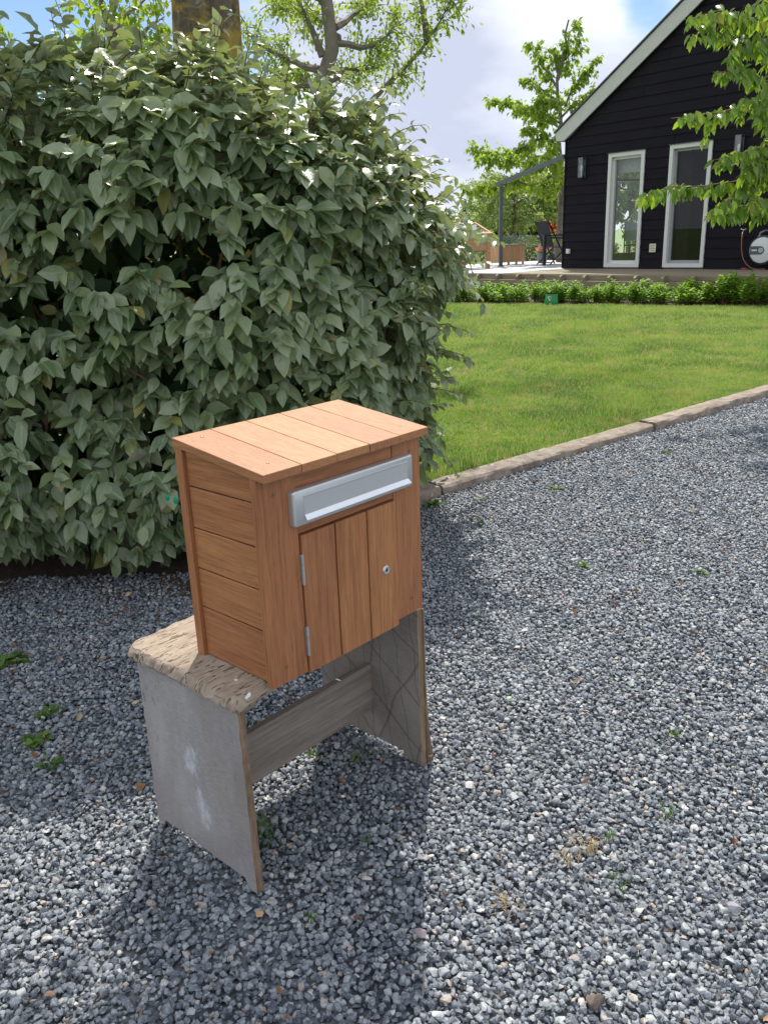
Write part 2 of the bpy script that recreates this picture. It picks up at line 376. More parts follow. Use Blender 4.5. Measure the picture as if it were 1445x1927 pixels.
M['deckwood'] = wood('weathered_deck', 0, (.19, .155, .095), (.33, .28, .185), .35, .8, .5)
# black siding
m, t, b = mat('black_siding'); oc = ocoord(t)
c = ramp(t, tn(t, 1, 5, .7, oc, .6, (2, 2, 30)), [(.3, (.004, .0035, .006)), (.75, (.013, .011, .017))])
c = mixc(t, ramp(t, tn(t, 1, 4, .7, oc, .3, (3, 3, 14)), [(.66, (0, 0, 0)), (.8, (.5, .5, .5))]), c, (.04, .036, .042))
c = mixc(t, mathn(t, 'MULTIPLY', isl(t), .35), c, (.014, .011, .017))
L(t, c, b.inputs['Base Color']); b.inputs['Roughness'].default_value = .7; b.inputs['Specular IOR Level'].default_value = .15
bump(t, b, tn(t, 1, 5, .7, oc, .5, (3, 3, 60)), .5, .006); M['siding'] = m
def glass(name, tint=(1, 1, 1), refl=.07):
    m, t, b = mat(name); g = N(t, 'ShaderNodeBsdfGlossy', i_Roughness=.0); tr = N(t, 'ShaderNodeBsdfTransparent'); tr.inputs[0].default_value = (*tint, 1)
    ge = N(t, 'ShaderNodeNewGeometry'); vm = N(t, 'ShaderNodeVectorMath', operation='DOT_PRODUCT'); L(t, ge.outputs['Normal'], vm.inputs[0]); L(t, ge.outputs['Incoming'], vm.inputs[1])
    k = mathn(t, 'POWER', mathn(t, 'SUBTRACT', 1.0, mathn(t, 'ABSOLUTE', vm.outputs['Value'])), 5.0)
    f = mathn(t, 'MULTIPLY_ADD', k, 1-refl, refl, clamp=True)
    mxs = N(t, 'ShaderNodeMixShader'); L(t, f, mxs.inputs[0]); L(t, tr.outputs[0], mxs.inputs[1]); L(t, g.outputs[0], mxs.inputs[2]); L(t, mxs.outputs[0], t.nodes['Material Output'].inputs[0]); return m
M['glass'] = glass('window_glass', (.93, .97, .95), .09)
M['glass_dark'] = glass('dark_reflection_glass', (.40, .41, .43), .035)  # darkened, weakly mirroring pane; the tint stands in for dark tree reflections
M['glass_roof'] = glass('cold_frame_glass', (.8, .86, .88), .72)
M['elaeagnus'] = leafmat('broad_grey_green_leaf', [(0, (.085, .15, .060)), (.35, (.175, .255, .12)), (.75, (.33, .40, .235)), (.96, (.28, .36, .14)), (.985, (.46, .42, .10)), (1, (.40, .30, .12))], (.38, .40, .29), .26, .33, .7, (.38, .46, .07), rib=(.36, .42, .25))
M['cherry'] = leafmat('cherry_leaf', [(0, (.06, .15, .015)), (.6, (.12, .24, .025)), (.93, (.24, .33, .035)), (1, (.38, .20, .05))], (.18, .28, .06), .5, .3, .6, (.42, .62, .03), rib=(.3, .42, .1))
M['sweetgum'] = leafmat('bright_star_leaf', [(0, (.12, .23, .03)), (.6, (.21, .34, .04)), (1, (.30, .41, .05))], (.22, .34, .06), .5, .4, .4, (.50, .66, .04))
M['ash'] = leafmat('light_small_leaf', [(0, (.13, .22, .03)), (.6, (.22, .33, .05)), (1, (.33, .42, .09))], (.24, .34, .08), .5, .5, .3, (.50, .64, .06))
M['willow'] = leafmat('grey_green_leaf', [(0, (.18, .25, .09)), (.6, (.30, .38, .15)), (1, (.42, .48, .24))], (.34, .41, .2), .5, .5, .3, (.42, .52, .1))
M['shrub'] = leafmat('bright_shrub_leaf', [(0, (.07, .20, .018)), (.6, (.13, .31, .025)), (1, (.22, .42, .04))], (.15, .33, .05), .45, .5, .25, (.42, .62, .03))
M['privet'] = leafmat('variegated_hedge_leaf', [(0, (.05, .09, .025)), (.55, (.115, .165, .05)), (.85, (.20, .25, .10)), (1, (.36, .38, .20))], (.2, .24, .12), .2, .45, .4, (.3, .4, .08))
M['darkleaf'] = leafmat('dark_leaf_and_hedge_shade', [(0, (.03, .07, .025)), (1, (.07, .12, .04))], (.06, .1, .04), .15, .5, .3, (.1, .2, .04))  # dark trees' own leaf colour; inside the big hedge it paints the shade
M['lichen_bark'] = None
m, t, b = mat('lichen_bark'); oc = ocoord(t)
c = ramp(t, tn(t, 1, 6, .7, oc, .8, (16, 16, 6)), [(.3, (.05, .038, .028)), (.7, (.19, .15, .11))])
c = mixc(t, ramp(t, tn(t, 4, 6, .7, oc, .5), [(.45, (0, 0, 0)), (.55, (.9, .9, .9))]), c, (.38, .26, .04))
c = mixc(t, ramp(t, tn(t, 9, 5, .7, oc, .5), [(.62, (0, 0, 0)), (.68, (.9, .9, .9))]), c, (.30, .34, .31))
L(t, c, b.inputs['Base Color']); b.inputs['Roughness'].default_value = .95; bump(t, b, tn(t, 1, 6, .7, oc, .8, (24, 24, 8)), 1, .03); M['lichen_bark'] = m

# ------------------------------------------------------------------ ground
def sheet(name, poly, z, mt, label=None):
    me = bpy.data.meshes.new(name); me.from_pydata([(x, y, z) for x, y in poly], [], [tuple(range(len(poly)))]); me.materials.append(mt)
    o = bpy.data.objects.new(name, me); col.objects.link(o); o['kind'] = 'structure'; return o
sheet('ground', [(-900, -60), (900, -60), (900, 1500), (-900, 1500)], -.06, M['grass_g'])
KD = np.array([.7665, .6422]); KN = np.array([-KD[1], KD[0]])     # kerb direction / towards the lawn
K0 = np.array([.19, 3.92])                                          # foot of the kerb, gravel side
def kp(s, n): return tuple(K0+KD*s+KN*n)
sheet('gravel_drive', [kp(-12, 0.02), (-9, -7), (12, -7), kp(14, 0.02)], -.012, M['gravel_bed'])
sheet('lawn', [kp(-.75, .11), kp(14, .11), (16, 20), (-3, 24)], .0, M['grass_g'])
sheet('soil_bed', [(-3, 16.55), (1.4, 16.42), (3.0, 15.35), (5.0, 14.05), (6.3, 13.1), (9, 11.2), (12, 13), (8, 16), (3, 20), (-3, 21)], .012, M['soil'])
# soil under the big hedge
sheet('hedge_soil', [(-9, 2.86), (-.6, 2.86), (-.1, 3.05), (.0, 3.4), (.12, 3.82), (-.39, 3.50), (-1, 5.2), (-9, 6)], -.003, M['soil'])

# stuff that is scattered with geometry nodes -----------------------------
def scatter(name, pts, rot, scl, rnd, variants, label, cat):
    me = bpy.data.meshes.new(name); me.vertices.add(len(pts)); me.vertices.foreach_set('co', pts.astype(np.float32).ravel())
    a = me.attributes.new('rot', 'FLOAT_VECTOR', 'POINT'); a.data.foreach_set('vector', rot.astype(np.float32).ravel())
    a = me.attributes.new('scl', 'FLOAT_VECTOR', 'POINT'); a.data.foreach_set('vector', scl.astype(np.float32).ravel())
    a = me.attributes.new('rnd', 'FLOAT', 'POINT'); a.data.foreach_set('value', rnd.astype(np.float32))
    a = me.attributes.new('idx', 'INT', 'POINT'); a.data.foreach_set('value', rng.integers(0, len(variants), len(pts)).astype(np.int32))
    o = bpy.data.objects.new(name, me); col.objects.link(o); tag(o, label, cat, kind='stuff')
    cc = bpy.data.collections.new(name+'_kinds')
    for v in variants: cc.objects.link(v)
    g = bpy.data.node_groups.new(name, 'GeometryNodeTree')
    g.interface.new_socket('Geometry', in_out='INPUT', socket_type='NodeSocketGeometry'); g.interface.new_socket('Geometry', in_out='OUTPUT', socket_type='NodeSocketGeometry')
    gi = N(g, 'NodeGroupInput'); go = N(g, 'NodeGroupOutput')
    ci = N(g, 'GeometryNodeCollectionInfo'); ci.inputs[0].default_value = cc; ci.inputs['Separate Children'].default_value = True; ci.inputs['Reset Children'].default_value = True
    ip = N(g, 'GeometryNodeInstanceOnPoints'); ip.inputs['Pick Instance'].default_value = True
    def at_(nm, ty): n = N(g, 'GeometryNodeInputNamedAttribute', data_type=ty); n.inputs['Name'].default_value = nm; return n.outputs['Attribute']
    L(g, gi.outputs[0], ip.inputs['Points']); L(g, ci.outputs[0], ip.inputs['Instance']); L(g, at_('idx', 'INT'), ip.inputs['Instance Index'])
    L(g, at_('rot', 'FLOAT_VECTOR'), ip.inputs['Rotation']); L(g, at_('scl', 'FLOAT_VECTOR'), ip.inputs['Scale']); L(g, ip.outputs[0], go.inputs[0])
    md = o.modifiers.new('scatter', 'NODES'); md.node_group = g
    return o
def pebble(i):
    import bmesh
    bm = bmesh.new(); r = random.Random(i)
    sx, sy, sz = r.uniform(.75, 1.15), r.uniform(.6, .95), r.uniform(.45, .75)
    for k in range(13):
        v = Vector((r.gauss(0, 1), r.gauss(0, 1), r.gauss(0, 1))).normalized()*r.uniform(.88, 1.06); bm.verts.new((v.x*sx, v.y*sy, v.z*sz))
    h = bmesh.ops.convex_hull(bm, input=bm.verts); bmesh.ops.delete(bm, geom=[e for e in h['geom_interior'] if isinstance(e, bmesh.types.BMVert)], context='VERTS')
    bmesh.ops.bevel(bm, geom=list(bm.edges), offset=.07, segments=1, affect='EDGES', clamp_overlap=True)
    me = bpy.data.meshes.new('pebble'); bm.to_mesh(me); bm.free(); me.materials.append(M['gravel_i'])
    me.transform(Matrix.Scale(.0084, 4))
    for p in me.polygons: p.use_smooth = True
    me.set_sharp_from_angle(angle=R(28))
    return bpy.data.objects.new('pebble', me)
def jgrid(x0, x1, y0, y1, s, jit=.5):
    nx, ny = int((x1-x0)/s), int((y1-y0)/s)
    X, Y = np.meshgrid(x0+np.arange(nx)*s, y0+np.arange(ny)*s); X[1::2] += s/2
    P = np.stack([X.ravel(), Y.ravel()], 1); return P+rng.uniform(-jit*s, jit*s, P.shape)
def inview(P2, mx=260, my=200, z=0):
    x, y = pix(np.c_[P2, np.full(len(P2), z)]); d = P2[:, 1] > .2
    return d & (x > -mx) & (x < PW+mx) & (y > 250) & (y < PH+my)
P = []; Z = []
for (s, z, k) in ((.0150, -.004, 1), (.0134, .002, 1), (.030, .008, 1)):
    q = jgrid(-2.6, 4.9, .3, 7.6, s); side = (q-K0)@KN; q = q[inview(q) & ((side < .012) | ((q[:, 1] < 3.1) & (q[:, 0] < -.3)))]; P.append(q); Z.append(np.full(len(q), z))
P = np.concatenate(P); Z = np.concatenate(Z); n = len(P)
und = .004*np.sin(P[:, 0]*7+1)*np.sin(P[:, 1]*6)+.003*np.sin(P[:, 0]*19+P[:, 1]*13)
sz = rng.lognormal(0, .22, n).clip(.55, 1.6)
rnd = rng.random(n)
bigi = rng.random(n) < .0012; sz[bigi] *= 1.7; rnd[bigi] = rng.uniform(.9, 1, bigi.sum())
scatter('gravel', np.c_[P, Z+und+rng.normal(0, .002, n)-.004], np.c_[rng.normal(0, .35, n), rng.normal(0, .35, n), rng.uniform(0, 6.28, n)], np.repeat(sz[:, None], 3, 1), rnd,
        [pebble(i) for i in range(14)], 'blue grey crushed stone gravel covering the drive', 'gravel')
print('pebbles', n)
# grass tufts
def tuft(i, nb=16, rad=.03, h=(.018, .045), mt=None, wd=.0013, lean=.7):
    r = np.random.default_rng(100+i); V = []; F = []
    for k in range(nb):
        a = r.uniform(0, 6.28); b0 = np.array([r.normal(0, rad*.6), r.normal(0, rad*.6), -.004]); H = r.uniform(*h)
        dr = np.array([math.cos(a), math.sin(a), 0]); sd_ = np.array([-dr[1], dr[0], 0])*wd*r.uniform(.8, 1.5)
        ln = r.uniform(.1, lean)*H; o = len(V)
        for tt, ww in ((0, 1), (.55, .85)):
            c0 = b0+dr*ln*tt*tt+np.array([0, 0, H*tt]); V += [c0-sd_*ww, c0+sd_*ww]
        V.append(b0+dr*ln+np.array([0, 0, H*.92])); F += [(o, o+1, o+3, o+2), (o+2, o+3, o+4)]
    me = bpy.data.meshes.new('tuft'); me.from_pydata([tuple(v) for v in V], [], F); me.materials.append(mt or M['grass_i'])
    return bpy.data.objects.new('tuft', me)
G = []
for (s, y0, y1) in ((.021, 3.9, 7.5), (.034, 7.5, 11), (.05, 11, 17.5)):
    q = jgrid(-1.5, 9, y0, y1, s); side = (q-K0)@KN
    front = (q[:, 1]-16.42)*2.47+(q[:, 0]-1.4)*1.62*1.05            # line of the soil bed
    q = q[inview(q, 150, 50) & (side > .112) & ((side > .135) | (rng.random(len(q)) < .35)) & ((q[:, 0] < 1.4)*(q[:, 1] < 16.4) + (q[:, 0] >= 1.4)*((q[:, 1] < 16.42-(q[:, 0]-1.4)*.66)) > 0)]; G.append(np.c_[q, np.full(len(q), s)])
G = np.concatenate(G); n = len(G); side = (G[:, :2]-K0)@KN
k = (G[:, 2]/.021)**.45; hs = k*rng.uniform(.7, 1.25, n)*(1+.55*np.exp(-((side-.15)/.05)**2))
blob = np.zeros(n)
for bx, by, br, bh in ((1.65, 5.75, .18, 1.1), (1.15, 6.9, .35, .5), (.42, 4.35, .2, 1.3), (.75, 4.62, .12, .9), (2.1, 7.5, .3, .5), (2.35, 6.4, .15, .8)):
    blob += bh*np.exp(-(((G[:, 0]-bx)**2+(G[:, 1]-by)**2)/br**2))
hs = hs*(1+blob)*(.75+.5*(.5+.5*np.sin(G[:, 0]*3.1+np.sin(G[:, 1]*2.3)*2)*np.cos(G[:, 1]*2.7+G[:, 0])))
scatter('lawn_grass', np.c_[G[:, :2], np.zeros(n)], np.c_[rng.normal(0, .12, n), rng.normal(0, .12, n), rng.uniform(0, 6.28, n)], np.c_[k, k, hs], rng.random(n),
        [tuft(i) for i in range(10)], 'short sunlit green grass of the lawn with dry patches', 'grass')
print('tufts', n)

# ------------------------------------------------------------------ kerb stones
jn = ['starting beside the mailbox, with pale lichen spots', 'second along from the mailbox', 'in the middle of the kerb, slightly out of line', 'fourth along from the mailbox towards the right', 'furthest at the right edge of the drive', 'past the right edge of the picture']
for i, (s0, s1) in enumerate([(-.53, .14), (.14, 1.10), (1.10, 2.065), (2.065, 3.03), (3.03, 4.03), (4.03, 5.03)]):
    mb = MB(); r = random.Random(i); dn, dz = [(.0, .0), (-.004, .0), (.006, -.006), (-.006, .004), (.004, -.002), (0, 0), (0, 0), (0,0)][i]
    nseg = 16; V = []
    for k in range(nseg+1):
        s = s0+.007+(s1-s0-.014)*k/nseg; j = lambda a=.0018: r.gauss(0, a)
        for nn, z in ((.0, -.09), (.0+j(), .036+j()), (.012+j(), .048+j(.001)), (.120+j(), .050+j(.001)), (.130, .040), (.130, -.09)):
            p = kp(s, nn+dn); V.append((p[0], p[1], z+dz))
    F = [(k*6+j, k*6+(j+1) % 6, (k+1)*6+(j+1) % 6, (k+1)*6+j) for k in range(nseg) for j in range(6)]+[tuple(range(6)), tuple(nseg*6+j for j in range(6))]
    mb.add(V, F); tag(mb.build('kerb_stone', M['kerb'], smooth=True), 'weathered concrete kerb stone '+jn[i], 'kerb stone', 'concrete kerb stones between lawn and gravel')

# ------------------------------------------------------------------ bench
YAW = .83365; BX, BY = -.21977, 1.37965
bench = empty('bench', (BX, BY, 0), YAW)
tag(bench, 'worn grey plywood bench standing on the gravel under the mailbox', 'bench')
# seat outline with rounded worn corners
def rrect(x0, x1, y0, y1, r, n=6):
    P = []
    for cx, cy, a0 in ((x1-r[0], y0+r[0], -90), (x1-r[1], y1-r[1], 0), (x0+r[2], y1-r[2], 90), (x0+r[3], y0+r[3], 180)):
        rr = [r[0], r[1], r[2], r[3]][[-90, 0, 90, 180].index(a0)]
        for k in range(n+1): a = R(a0+90*k/n); P.append((cx+rr*math.cos(a), cy+rr*math.sin(a)))
    return P
ol = [(x, y+.05*max(0, (x-.05))*max(0, min(1, (.2-y)/.18))/.43) for x, y in rrect(-.078, .4775, .02, .402, (.015, .03, .045, .018))]
dense = []
for i in range(len(ol)):
    a, b_ = np.array(ol[i]), np.array(ol[(i+1) % len(ol)]); k = max(1, int(np.linalg.norm(b_-a)/.007))
    for j in range(k): dense.append(a+(b_-a)*j/k)
dense = np.array(dense); nd = len(dense); cen = dense.mean(0)
rr = np.random.default_rng(3)
def sm(a, k):
    ker = np.ones(k)/k; return np.convolve(np.r_[a[-k:], a, a[:k]], ker, 'same')[k:-k]
wob = sm(rr.normal(0, 1, nd), 7)*.004+sm(rr.normal(0, 1, nd), 2)*.0012
tng = nrm(np.roll(dense, -1, 0)-np.roll(dense, 1, 0)); out = np.c_[tng[:, 1], -tng[:, 0]]
mb = MB(); V = []
zt0, zt1 = .4237, .4497
for off, z, zj in ((-.012, zt0, 0), (-.001, zt0+.002, .0008), (.001, zt0+.009, .001), (-.0035, zt0+.016, .0012), (-.005, zt1-.006, .0014), (-.0095, zt1-.0015, .0012), (-.012, zt1, .0003)):
    zz = z+sm(rr.normal(0, 1, nd), 3)*zj; o2 = dense+out*(off+wob*(1.2 if off > -.02 else .3))[:, None]+out*(sm(rr.normal(0, 1, nd), 2)*.0012)[:, None]
    V += [(p[0], p[1], q) for p, q in zip(o2, zz)]
F = [(k*nd+i, k*nd+(i+1) % nd, (k+1)*nd+(i+1) % nd, (k+1)*nd+i) for k in range(6) for i in range(nd)]
F += [tuple(range(nd))[::-1], tuple(6*nd+i for i in range(nd))]
mb.add(V, F); mb.build('seat', M['seat'], bench, smooth=True)
def panel(u0, u1, v0, v1, foot, mt, name, split=False):
    r = random.Random(int(u0*1000)); pts = []
    def edge(a, b_, n, am):
        for k in range(n):
            f = k/n; pts.append((a[0]+(b_[0]-a[0])*f+r.gauss(0, am), a[1]+(b_[1]-a[1])*f+r.gauss(0, am)))
    zb = .016
    edge((v0, -.004), (v0+foot, -.006), 4, .0015); edge((v0+foot, -.002), (v0+foot+.012, zb), 2, .001)
    edge((v0+foot+.012, zb), (v1-foot-.006, zb+.002), 10, .0012); edge((v1-foot-.006, zb), (v1-foot, .002), 2, .001); edge((v1-foot, -.002), (v1, -.002), 4, .002)
    edge((v1, 0), (v1-.003, .4232), 24, .0006); edge((v1-.003, .4232), (v0+.003, .4232), 2, 0); edge((v0+.003, .4232), (v0, 0), 24, .0006)
    mb = MB(); mb.prism(pts, u0, u1, 'x', 0, 1)
    if split:   # plies coming apart at the front edge
        for k, (dv, du, h) in enumerate(((.004, .004, .42), (.007, .012, .25), (.009, .020, .16))):
            mb.add([(u1-.002+du*0, v0-dv*.2, h), (u1+.0025, v0-dv*.2, h), (u1+du*.7+.004, v0-dv, -.003), (u1+du*.7, v0-dv, -.003),
                    (u1-.002, v0+.03, h), (u1+.0025, v0+.03, h), (u1+.005+du*.3, v0+.035, .004), (u1+du*.3, v0+.035, .004)],
                   [(0, 1, 2, 3), (4, 7, 6, 5), (0, 4, 5, 1), (1, 5, 6, 2), (2, 6, 7, 3), (3, 7, 4, 0)], 1)
    return mb.build(name, [mt, M['plyedge']], bench, bevel=.0012)
p1 = panel(-.0645, -.0465, .030, .374, .022, M['ply'], 'leg_panel'); p1['label'] = 'grey leg panel with smears of white paint'
p2 = panel(.477, .495, .040, .385, .05, M['ply2'], 'leg_panel', True); p2['label'] = 'scratched dark leg panel with splitting plies'
mb = MB(); mb.box(-.0463, .4768, .200, .218, .098, .229); mb.build('stretcher', M['stretcher'], bench, bevel=.001)
for u0_, u1_ in ((-.0463, -.006),): mb = MB(); mb.box(u0_, u1_, .05, .36, .397, .4235); mb.build('seat_cleat', M['stretcher'], bench, bevel=.001)

# ------------------------------------------------------------------ mailbox
box = empty('mailbox', (BX, BY, .4502), YAW)
tag(box, 'new reddish brown hardwood mailbox with steel letter slot standing on the old bench', 'mailbox')
W_, D_ = .445, .236; T = .018; HF, HB = .4085, .438
SL = (HB-HF)/D_
def topz(v): return HF+SL*v
def sl_board(mb, u0, u1, v0, v1, z0, z1=None, cut=0):       # upright board whose top follows the lid
    a = (z1 if z1 is not None else topz(v0)-cut); b_ = (z1 if z1 is not None else topz(v1)-cut)
    mb.add([(u0, v0, z0), (u1, v0, z0), (u1, v1, z0), (u0, v1, z0), (u0, v0, a), (u1, v0, a), (u1, v1, b_), (u0, v1, b_)],
           [(0,3,2,1),(4,5,6,7),(0,1,5,4),(1,2,6,5),(2,3,7,6),(3,0,4,7)])
def part(mb, name, mt, bv=.0012, parent=box, **k): return mb.build(name, mt, parent, bevel=bv, **k)
mb = MB(); sl_board(mb, 0, .0895, 0, T, -.003); part(mb, 'front_board', M['wz'])
mb = MB(); sl_board(mb, .3575, W_, 0, T, .004); part(mb, 'front_board', M['wz'])
mb = MB(); sl_board(mb, .090, .357, .0015, T, .2835); part(mb, 'top_rail', M['wx'])
for (u0, u1) in ((0, .046), (W_-.046, W_)):
    mb = MB(); sl_board(mb, u0, u1, D_-.022, D_, -.001); part(mb, 'corner_post', M['wz'])
# back boards and floor
mb = MB()
for k in range(4): sl_board(mb, .047+k*.0885, .047+(k+1)*.0885-.002, D_-.020, D_-.003, .004)
part(mb, 'back_panel', M['wz'])
mb = MB(); mb.box(.024, W_-.024, T+.001, D_-.024, .006, .022); part(mb, 'floor', M['wx'])
for u0 in (.008, W_-.024):
    mb = MB(); zz = [.0, .1085, .192, .2765, .361, None]
    for k in range(5):
        z0 = zz[k]+.0012; z1 = zz[k+1]
        if z1 is None:
            a = topz(T)-.001; b_ = topz(D_-.022)-.001
        else: a = b_ = z1-.0012
        v0, v1 = T+.0004, D_-.0225
        mb.add([(u0, v0, z0), (u0+.016, v0, z0), (u0+.016, v1, z0), (u0, v1, z0), (u0, v0, a), (u0+.016, v0, a), (u0+.016, v1, b_), (u0, v1, b_)],
               [(0,3,2,1),(4,5,6,7),(0,1,5,4),(1,2,6,5),(2,3,7,6),(3,0,4,7)])
    part(mb, 'side_panel', M['wy'], .0018)
# lid : five planks
lid = MB(); lw = (W_+.0054)/5
lt = .0165
for k in range(5):
    u0 = -.0027+k*lw+(.0007 if k else 0); u1 = -.0027+(k+1)*lw-(.0007 if k < 4 else 0)
    vs = []
    vf = -.0235+random.uniform(-.0012, .0012); vb = D_+.001
    for z_ in (0, lt):
        for (uu, vv) in ((u0, vf), (u1, vf), (u1, vb), (u0, vb)): vs.append((uu, vv, topz(vv)+.0004+z_))
    lid.add(vs, [(0,3,2,1),(4,5,6,7),(0,1,5,4),(1,2,6,5),(2,3,7,6),(3,0,4,7)])
lido = part(lid, 'lid', M['lid'], .0014)
def screw(c, nrmv, mt=M['brass'], r=.0033):
    n_ = Vector(nrmv).normalized(); a = n_.orthogonal().normalized(); b2 = n_.cross(a); vs = []
    for rr_, h in ((r, 0), (r, .0008), (r*.75, .0011), (r*.35, .0004)):
        for j in range(12): t_ = j*math.pi/6; vs.append(Vector(c)+a*rr_*math.cos(t_)+b2*rr_*math.sin(t_)+n_*h)
    fs = [(i*12+j, i*12+(j+1) % 12, (i+1)*12+(j+1) % 12, (i+1)*12+j) for i in range(3) for j in range(12)]+[tuple(36+j for j in range(12))]
    m2 = MB().add(vs, fs); return m2.build('screw', mt, box, smooth=True)
for (u_, z_) in ((.0366, .372), (.0366, .030), (.412, .374), (.4085, .040)): screw((u_, -.0002, z_), (0, -1, 0))
for (u_, v_) in ((.045, .018), (.045, .205), (.405, .018), (.405, .205)): screw((u_, v_, topz(v_)+lt+.0004), (0, -SL, 1))
# door
door = part((lambda q: [q.box(a, b_, -.0035, .0135, -.006, .2800) for a, b_ in ((.0925, .1795), (.1835, .2695), (.2735, .3595))] and q)(MB()), 'door', M['wz'], .0016)
MBd = MB(); MBd.box(.10, .35, .0137, .0165, .01, .27); MBd.build('door_backing', M['wx'], door)
for z0 in (.034, .183):
    q = MB(); q.tube([(.0905, -.0045, z0), (.0905, -.0045, z0+.0405)], .0034, 12); q.tube([(.0905, -.0045, z0+.0412), (.0905, -.0045, z0+.062)], .0034, 12)
    q.box(.0868, .0903, -.0022, -.0004, z0+.001, z0+.061)
    q.build('hinge', M['zinc'], door, smooth=True)
q = MB(); q.lathe((.3228, -.0035, .1363), [(.0105, .001), (.0095, -.0022), (.0082, -.0034), (.0068, -.0034), (.0064, -.0022), (.0001, -.0022)], 28, 'y'); lk = q.build('lock', M['steel'], door, smooth=True)
q = MB(); q.box(.3217, .3239, -.0064, -.0059, .132, .1406); q.box(.3195, .3261, -.0062, -.0058, .1347, .1379); o_ = q.build('keyhole', M['dark'], door)
# letter slot plate (steel, deep rounded frame with flap)
def rr2(a0, a1, b0, b1, r, n=5):
    return rrect(a0, a1, b0, b1, (r, r, r, r), n)
q = MB(); rings = []
for (ins, y) in ((0, -.0005), (0, -.0105), (.0012, -.0138), (.0028, -.0150)):
    rings.append([(a, y, b_) for a, b_ in rr2(.069+ins, .4045-ins, .3035+ins, .3725-ins, .0055-ins*.6)])
n_ = len(rings[0]); F = [(k*n_+i, k*n_+(i+1) % n_, (k+1)*n_+(i+1) % n_, (k+1)*n_+i) for k in range(3) for i in range(n_)]
q.add(sum(rings, []), F+[tuple(3*n_+i for i in range(n_))]); plate = q.build('letter_slot', M['steel'], box, smooth=True)
q = MB()   # thin step line above flap, flap lip
q.add([(.094, -.0151, .3605), (.3865, -.0151, .3605), (.3865, -.0170, .3590), (.094, -.0170, .3590), (.094, -.0151, .3575), (.3865, -.0151, .3575)], [(0, 1, 2, 3), (3, 2, 5, 4), (0, 3, 4), (1, 5, 2)])
q.box(.094, .3865, -.0158, -.0150, .3215, .3574)
q.build('slot_flap', M['steel'], plate)
q = MB(); q.add([(.0945, -.0158, .3235), (.388, -.0158, .3235), (.390, -.0235, .3155), (.0925, -.0235, .3155), (.0925, -.0232, .3142), (.390, -.0232, .3142), (.388, -.0158, .3215), (.0945, -.0158, .3215)],
      [(0, 1, 2, 3), (3, 2, 5, 4), (4, 5, 6, 7), (0, 3, 4, 7), (1, 6, 5, 2)]); q.build('flap_lip', M['bright'], plate)

# ------------------------------------------------------------------ the big hedge
HC = np.array([-1.75, 3.66, .93]); HX, HY, HZ = 2.08, .88, .90
def sgp(a, p): return np.sign(a)*np.abs(a)**p
def hedge_surf(n, seed, shrink=0.0):
    r = np.random.default_rng(seed); dv = nrm(r.normal(0, 1, (n*3, 3)))
    e = 4.2; q = np.abs(dv)/np.array([1, 1, 1]); sc_ = (np.sum(q**e, 1))**(-1/e); P = dv*sc_[:, None]
    Nn = nrm(np.sign(dv)*q**(e-1)/np.array([HX, HY, HZ]))
    S = np.array([HX-shrink, HY-shrink, HZ-shrink]); P = P*S
    return P, Nn
def hedge_pts(n, seed, shrink):
    # uniform over the visible front, top and right end
    r = np.random.default_rng(seed); out_p = []; out_n = []
    e = 4.0; cnt = 0
    while cnt < n:
        m_ = n*3; dv = np.c_[r.uniform(-1, 1, m_)*HX, r.uniform(-1, 1, m_)*HY, r.uniform(-1, 1, m_)*HZ]
        face = r.integers(0, 3, m_); sg = r.choice([-1, 1], m_)
        area = np.array([HY*HZ, HX*HZ, HX*HY]); keep = r.random(m_) < area[face]/area.max()
        dv[np.arange(m_), face] = sg*np.array([HX, HY, HZ])[face]; dv = dv[keep]
        u = dv/np.array([HX, HY, HZ]); k = (np.abs(u)**e).sum(1)**(-1/e)
        P = u*k[:, None]; Nn = nrm(np.sign(P)*np.abs(P)**(e-1)/np.array([HX, HY, HZ])); P = P*np.array([HX, HY, HZ])-Nn*shrink
        P = P+HC
        lump = .05*np.sin(P[:, 0]*5+P[:, 2]*4)+.04*np.sin(P[:, 0]*11-P[:, 2]*7+1)+.03*np.sin(P[:, 2]*13+P[:, 1]*5)
        P = P+Nn*lump[:, None]
        # the top slopes gently, the right end leans back
        ok = (P[:, 0] > -2.9) & ((Nn[:, 1] < .35) | (P[:, 2] > 1.0) | (P[:, 0] > 0)) & (P[:, 2] > .11)
        out_p.append(P[ok]); out_n.append(Nn[ok]); cnt += ok.sum()
    return np.concatenate(out_p)[:n], np.concatenate(out_n)[:n]
def shapehedge(P):
    P = P.copy(); x = P[:, 0]; z = P[:, 2]
    # shoulder: the end slopes away above 1.2 m, tuck in at the foot
    t = np.clip((x+.45)/.85, 0, 1.2); P[:, 2] = z-np.clip(z-.9, 0, 2)*.30*t**2+.0
    P[:, 1] += np.clip((.35-z), 0, 1)*.25+np.clip(x+.3, 0, 1)*.55
    P[:, 0] -= .07*np.clip((.95-z)/.3, 0, 1)*(x > 0)
    P[:, 2] += .09*np.exp(-((x+.62)/.3)**2)*(z > 1.2)
    return P
big = empty('hedge', (HC[0], HC[1], 0)); tag(big, 'tall dense hedge of broad grey green leaves behind the mailbox', 'hedge')
tp_e = [leaf_tpl(.56, f, d_, .032, 5, 1.1, s_) for s_, (f, d_) in enumerate(((.35, .12), (.25, .3), (.5, .2), (.15, .4), (.4, .05), (.3, .22)))]
LP, LD, LU, LS = [], [], [], []
tw = MB()
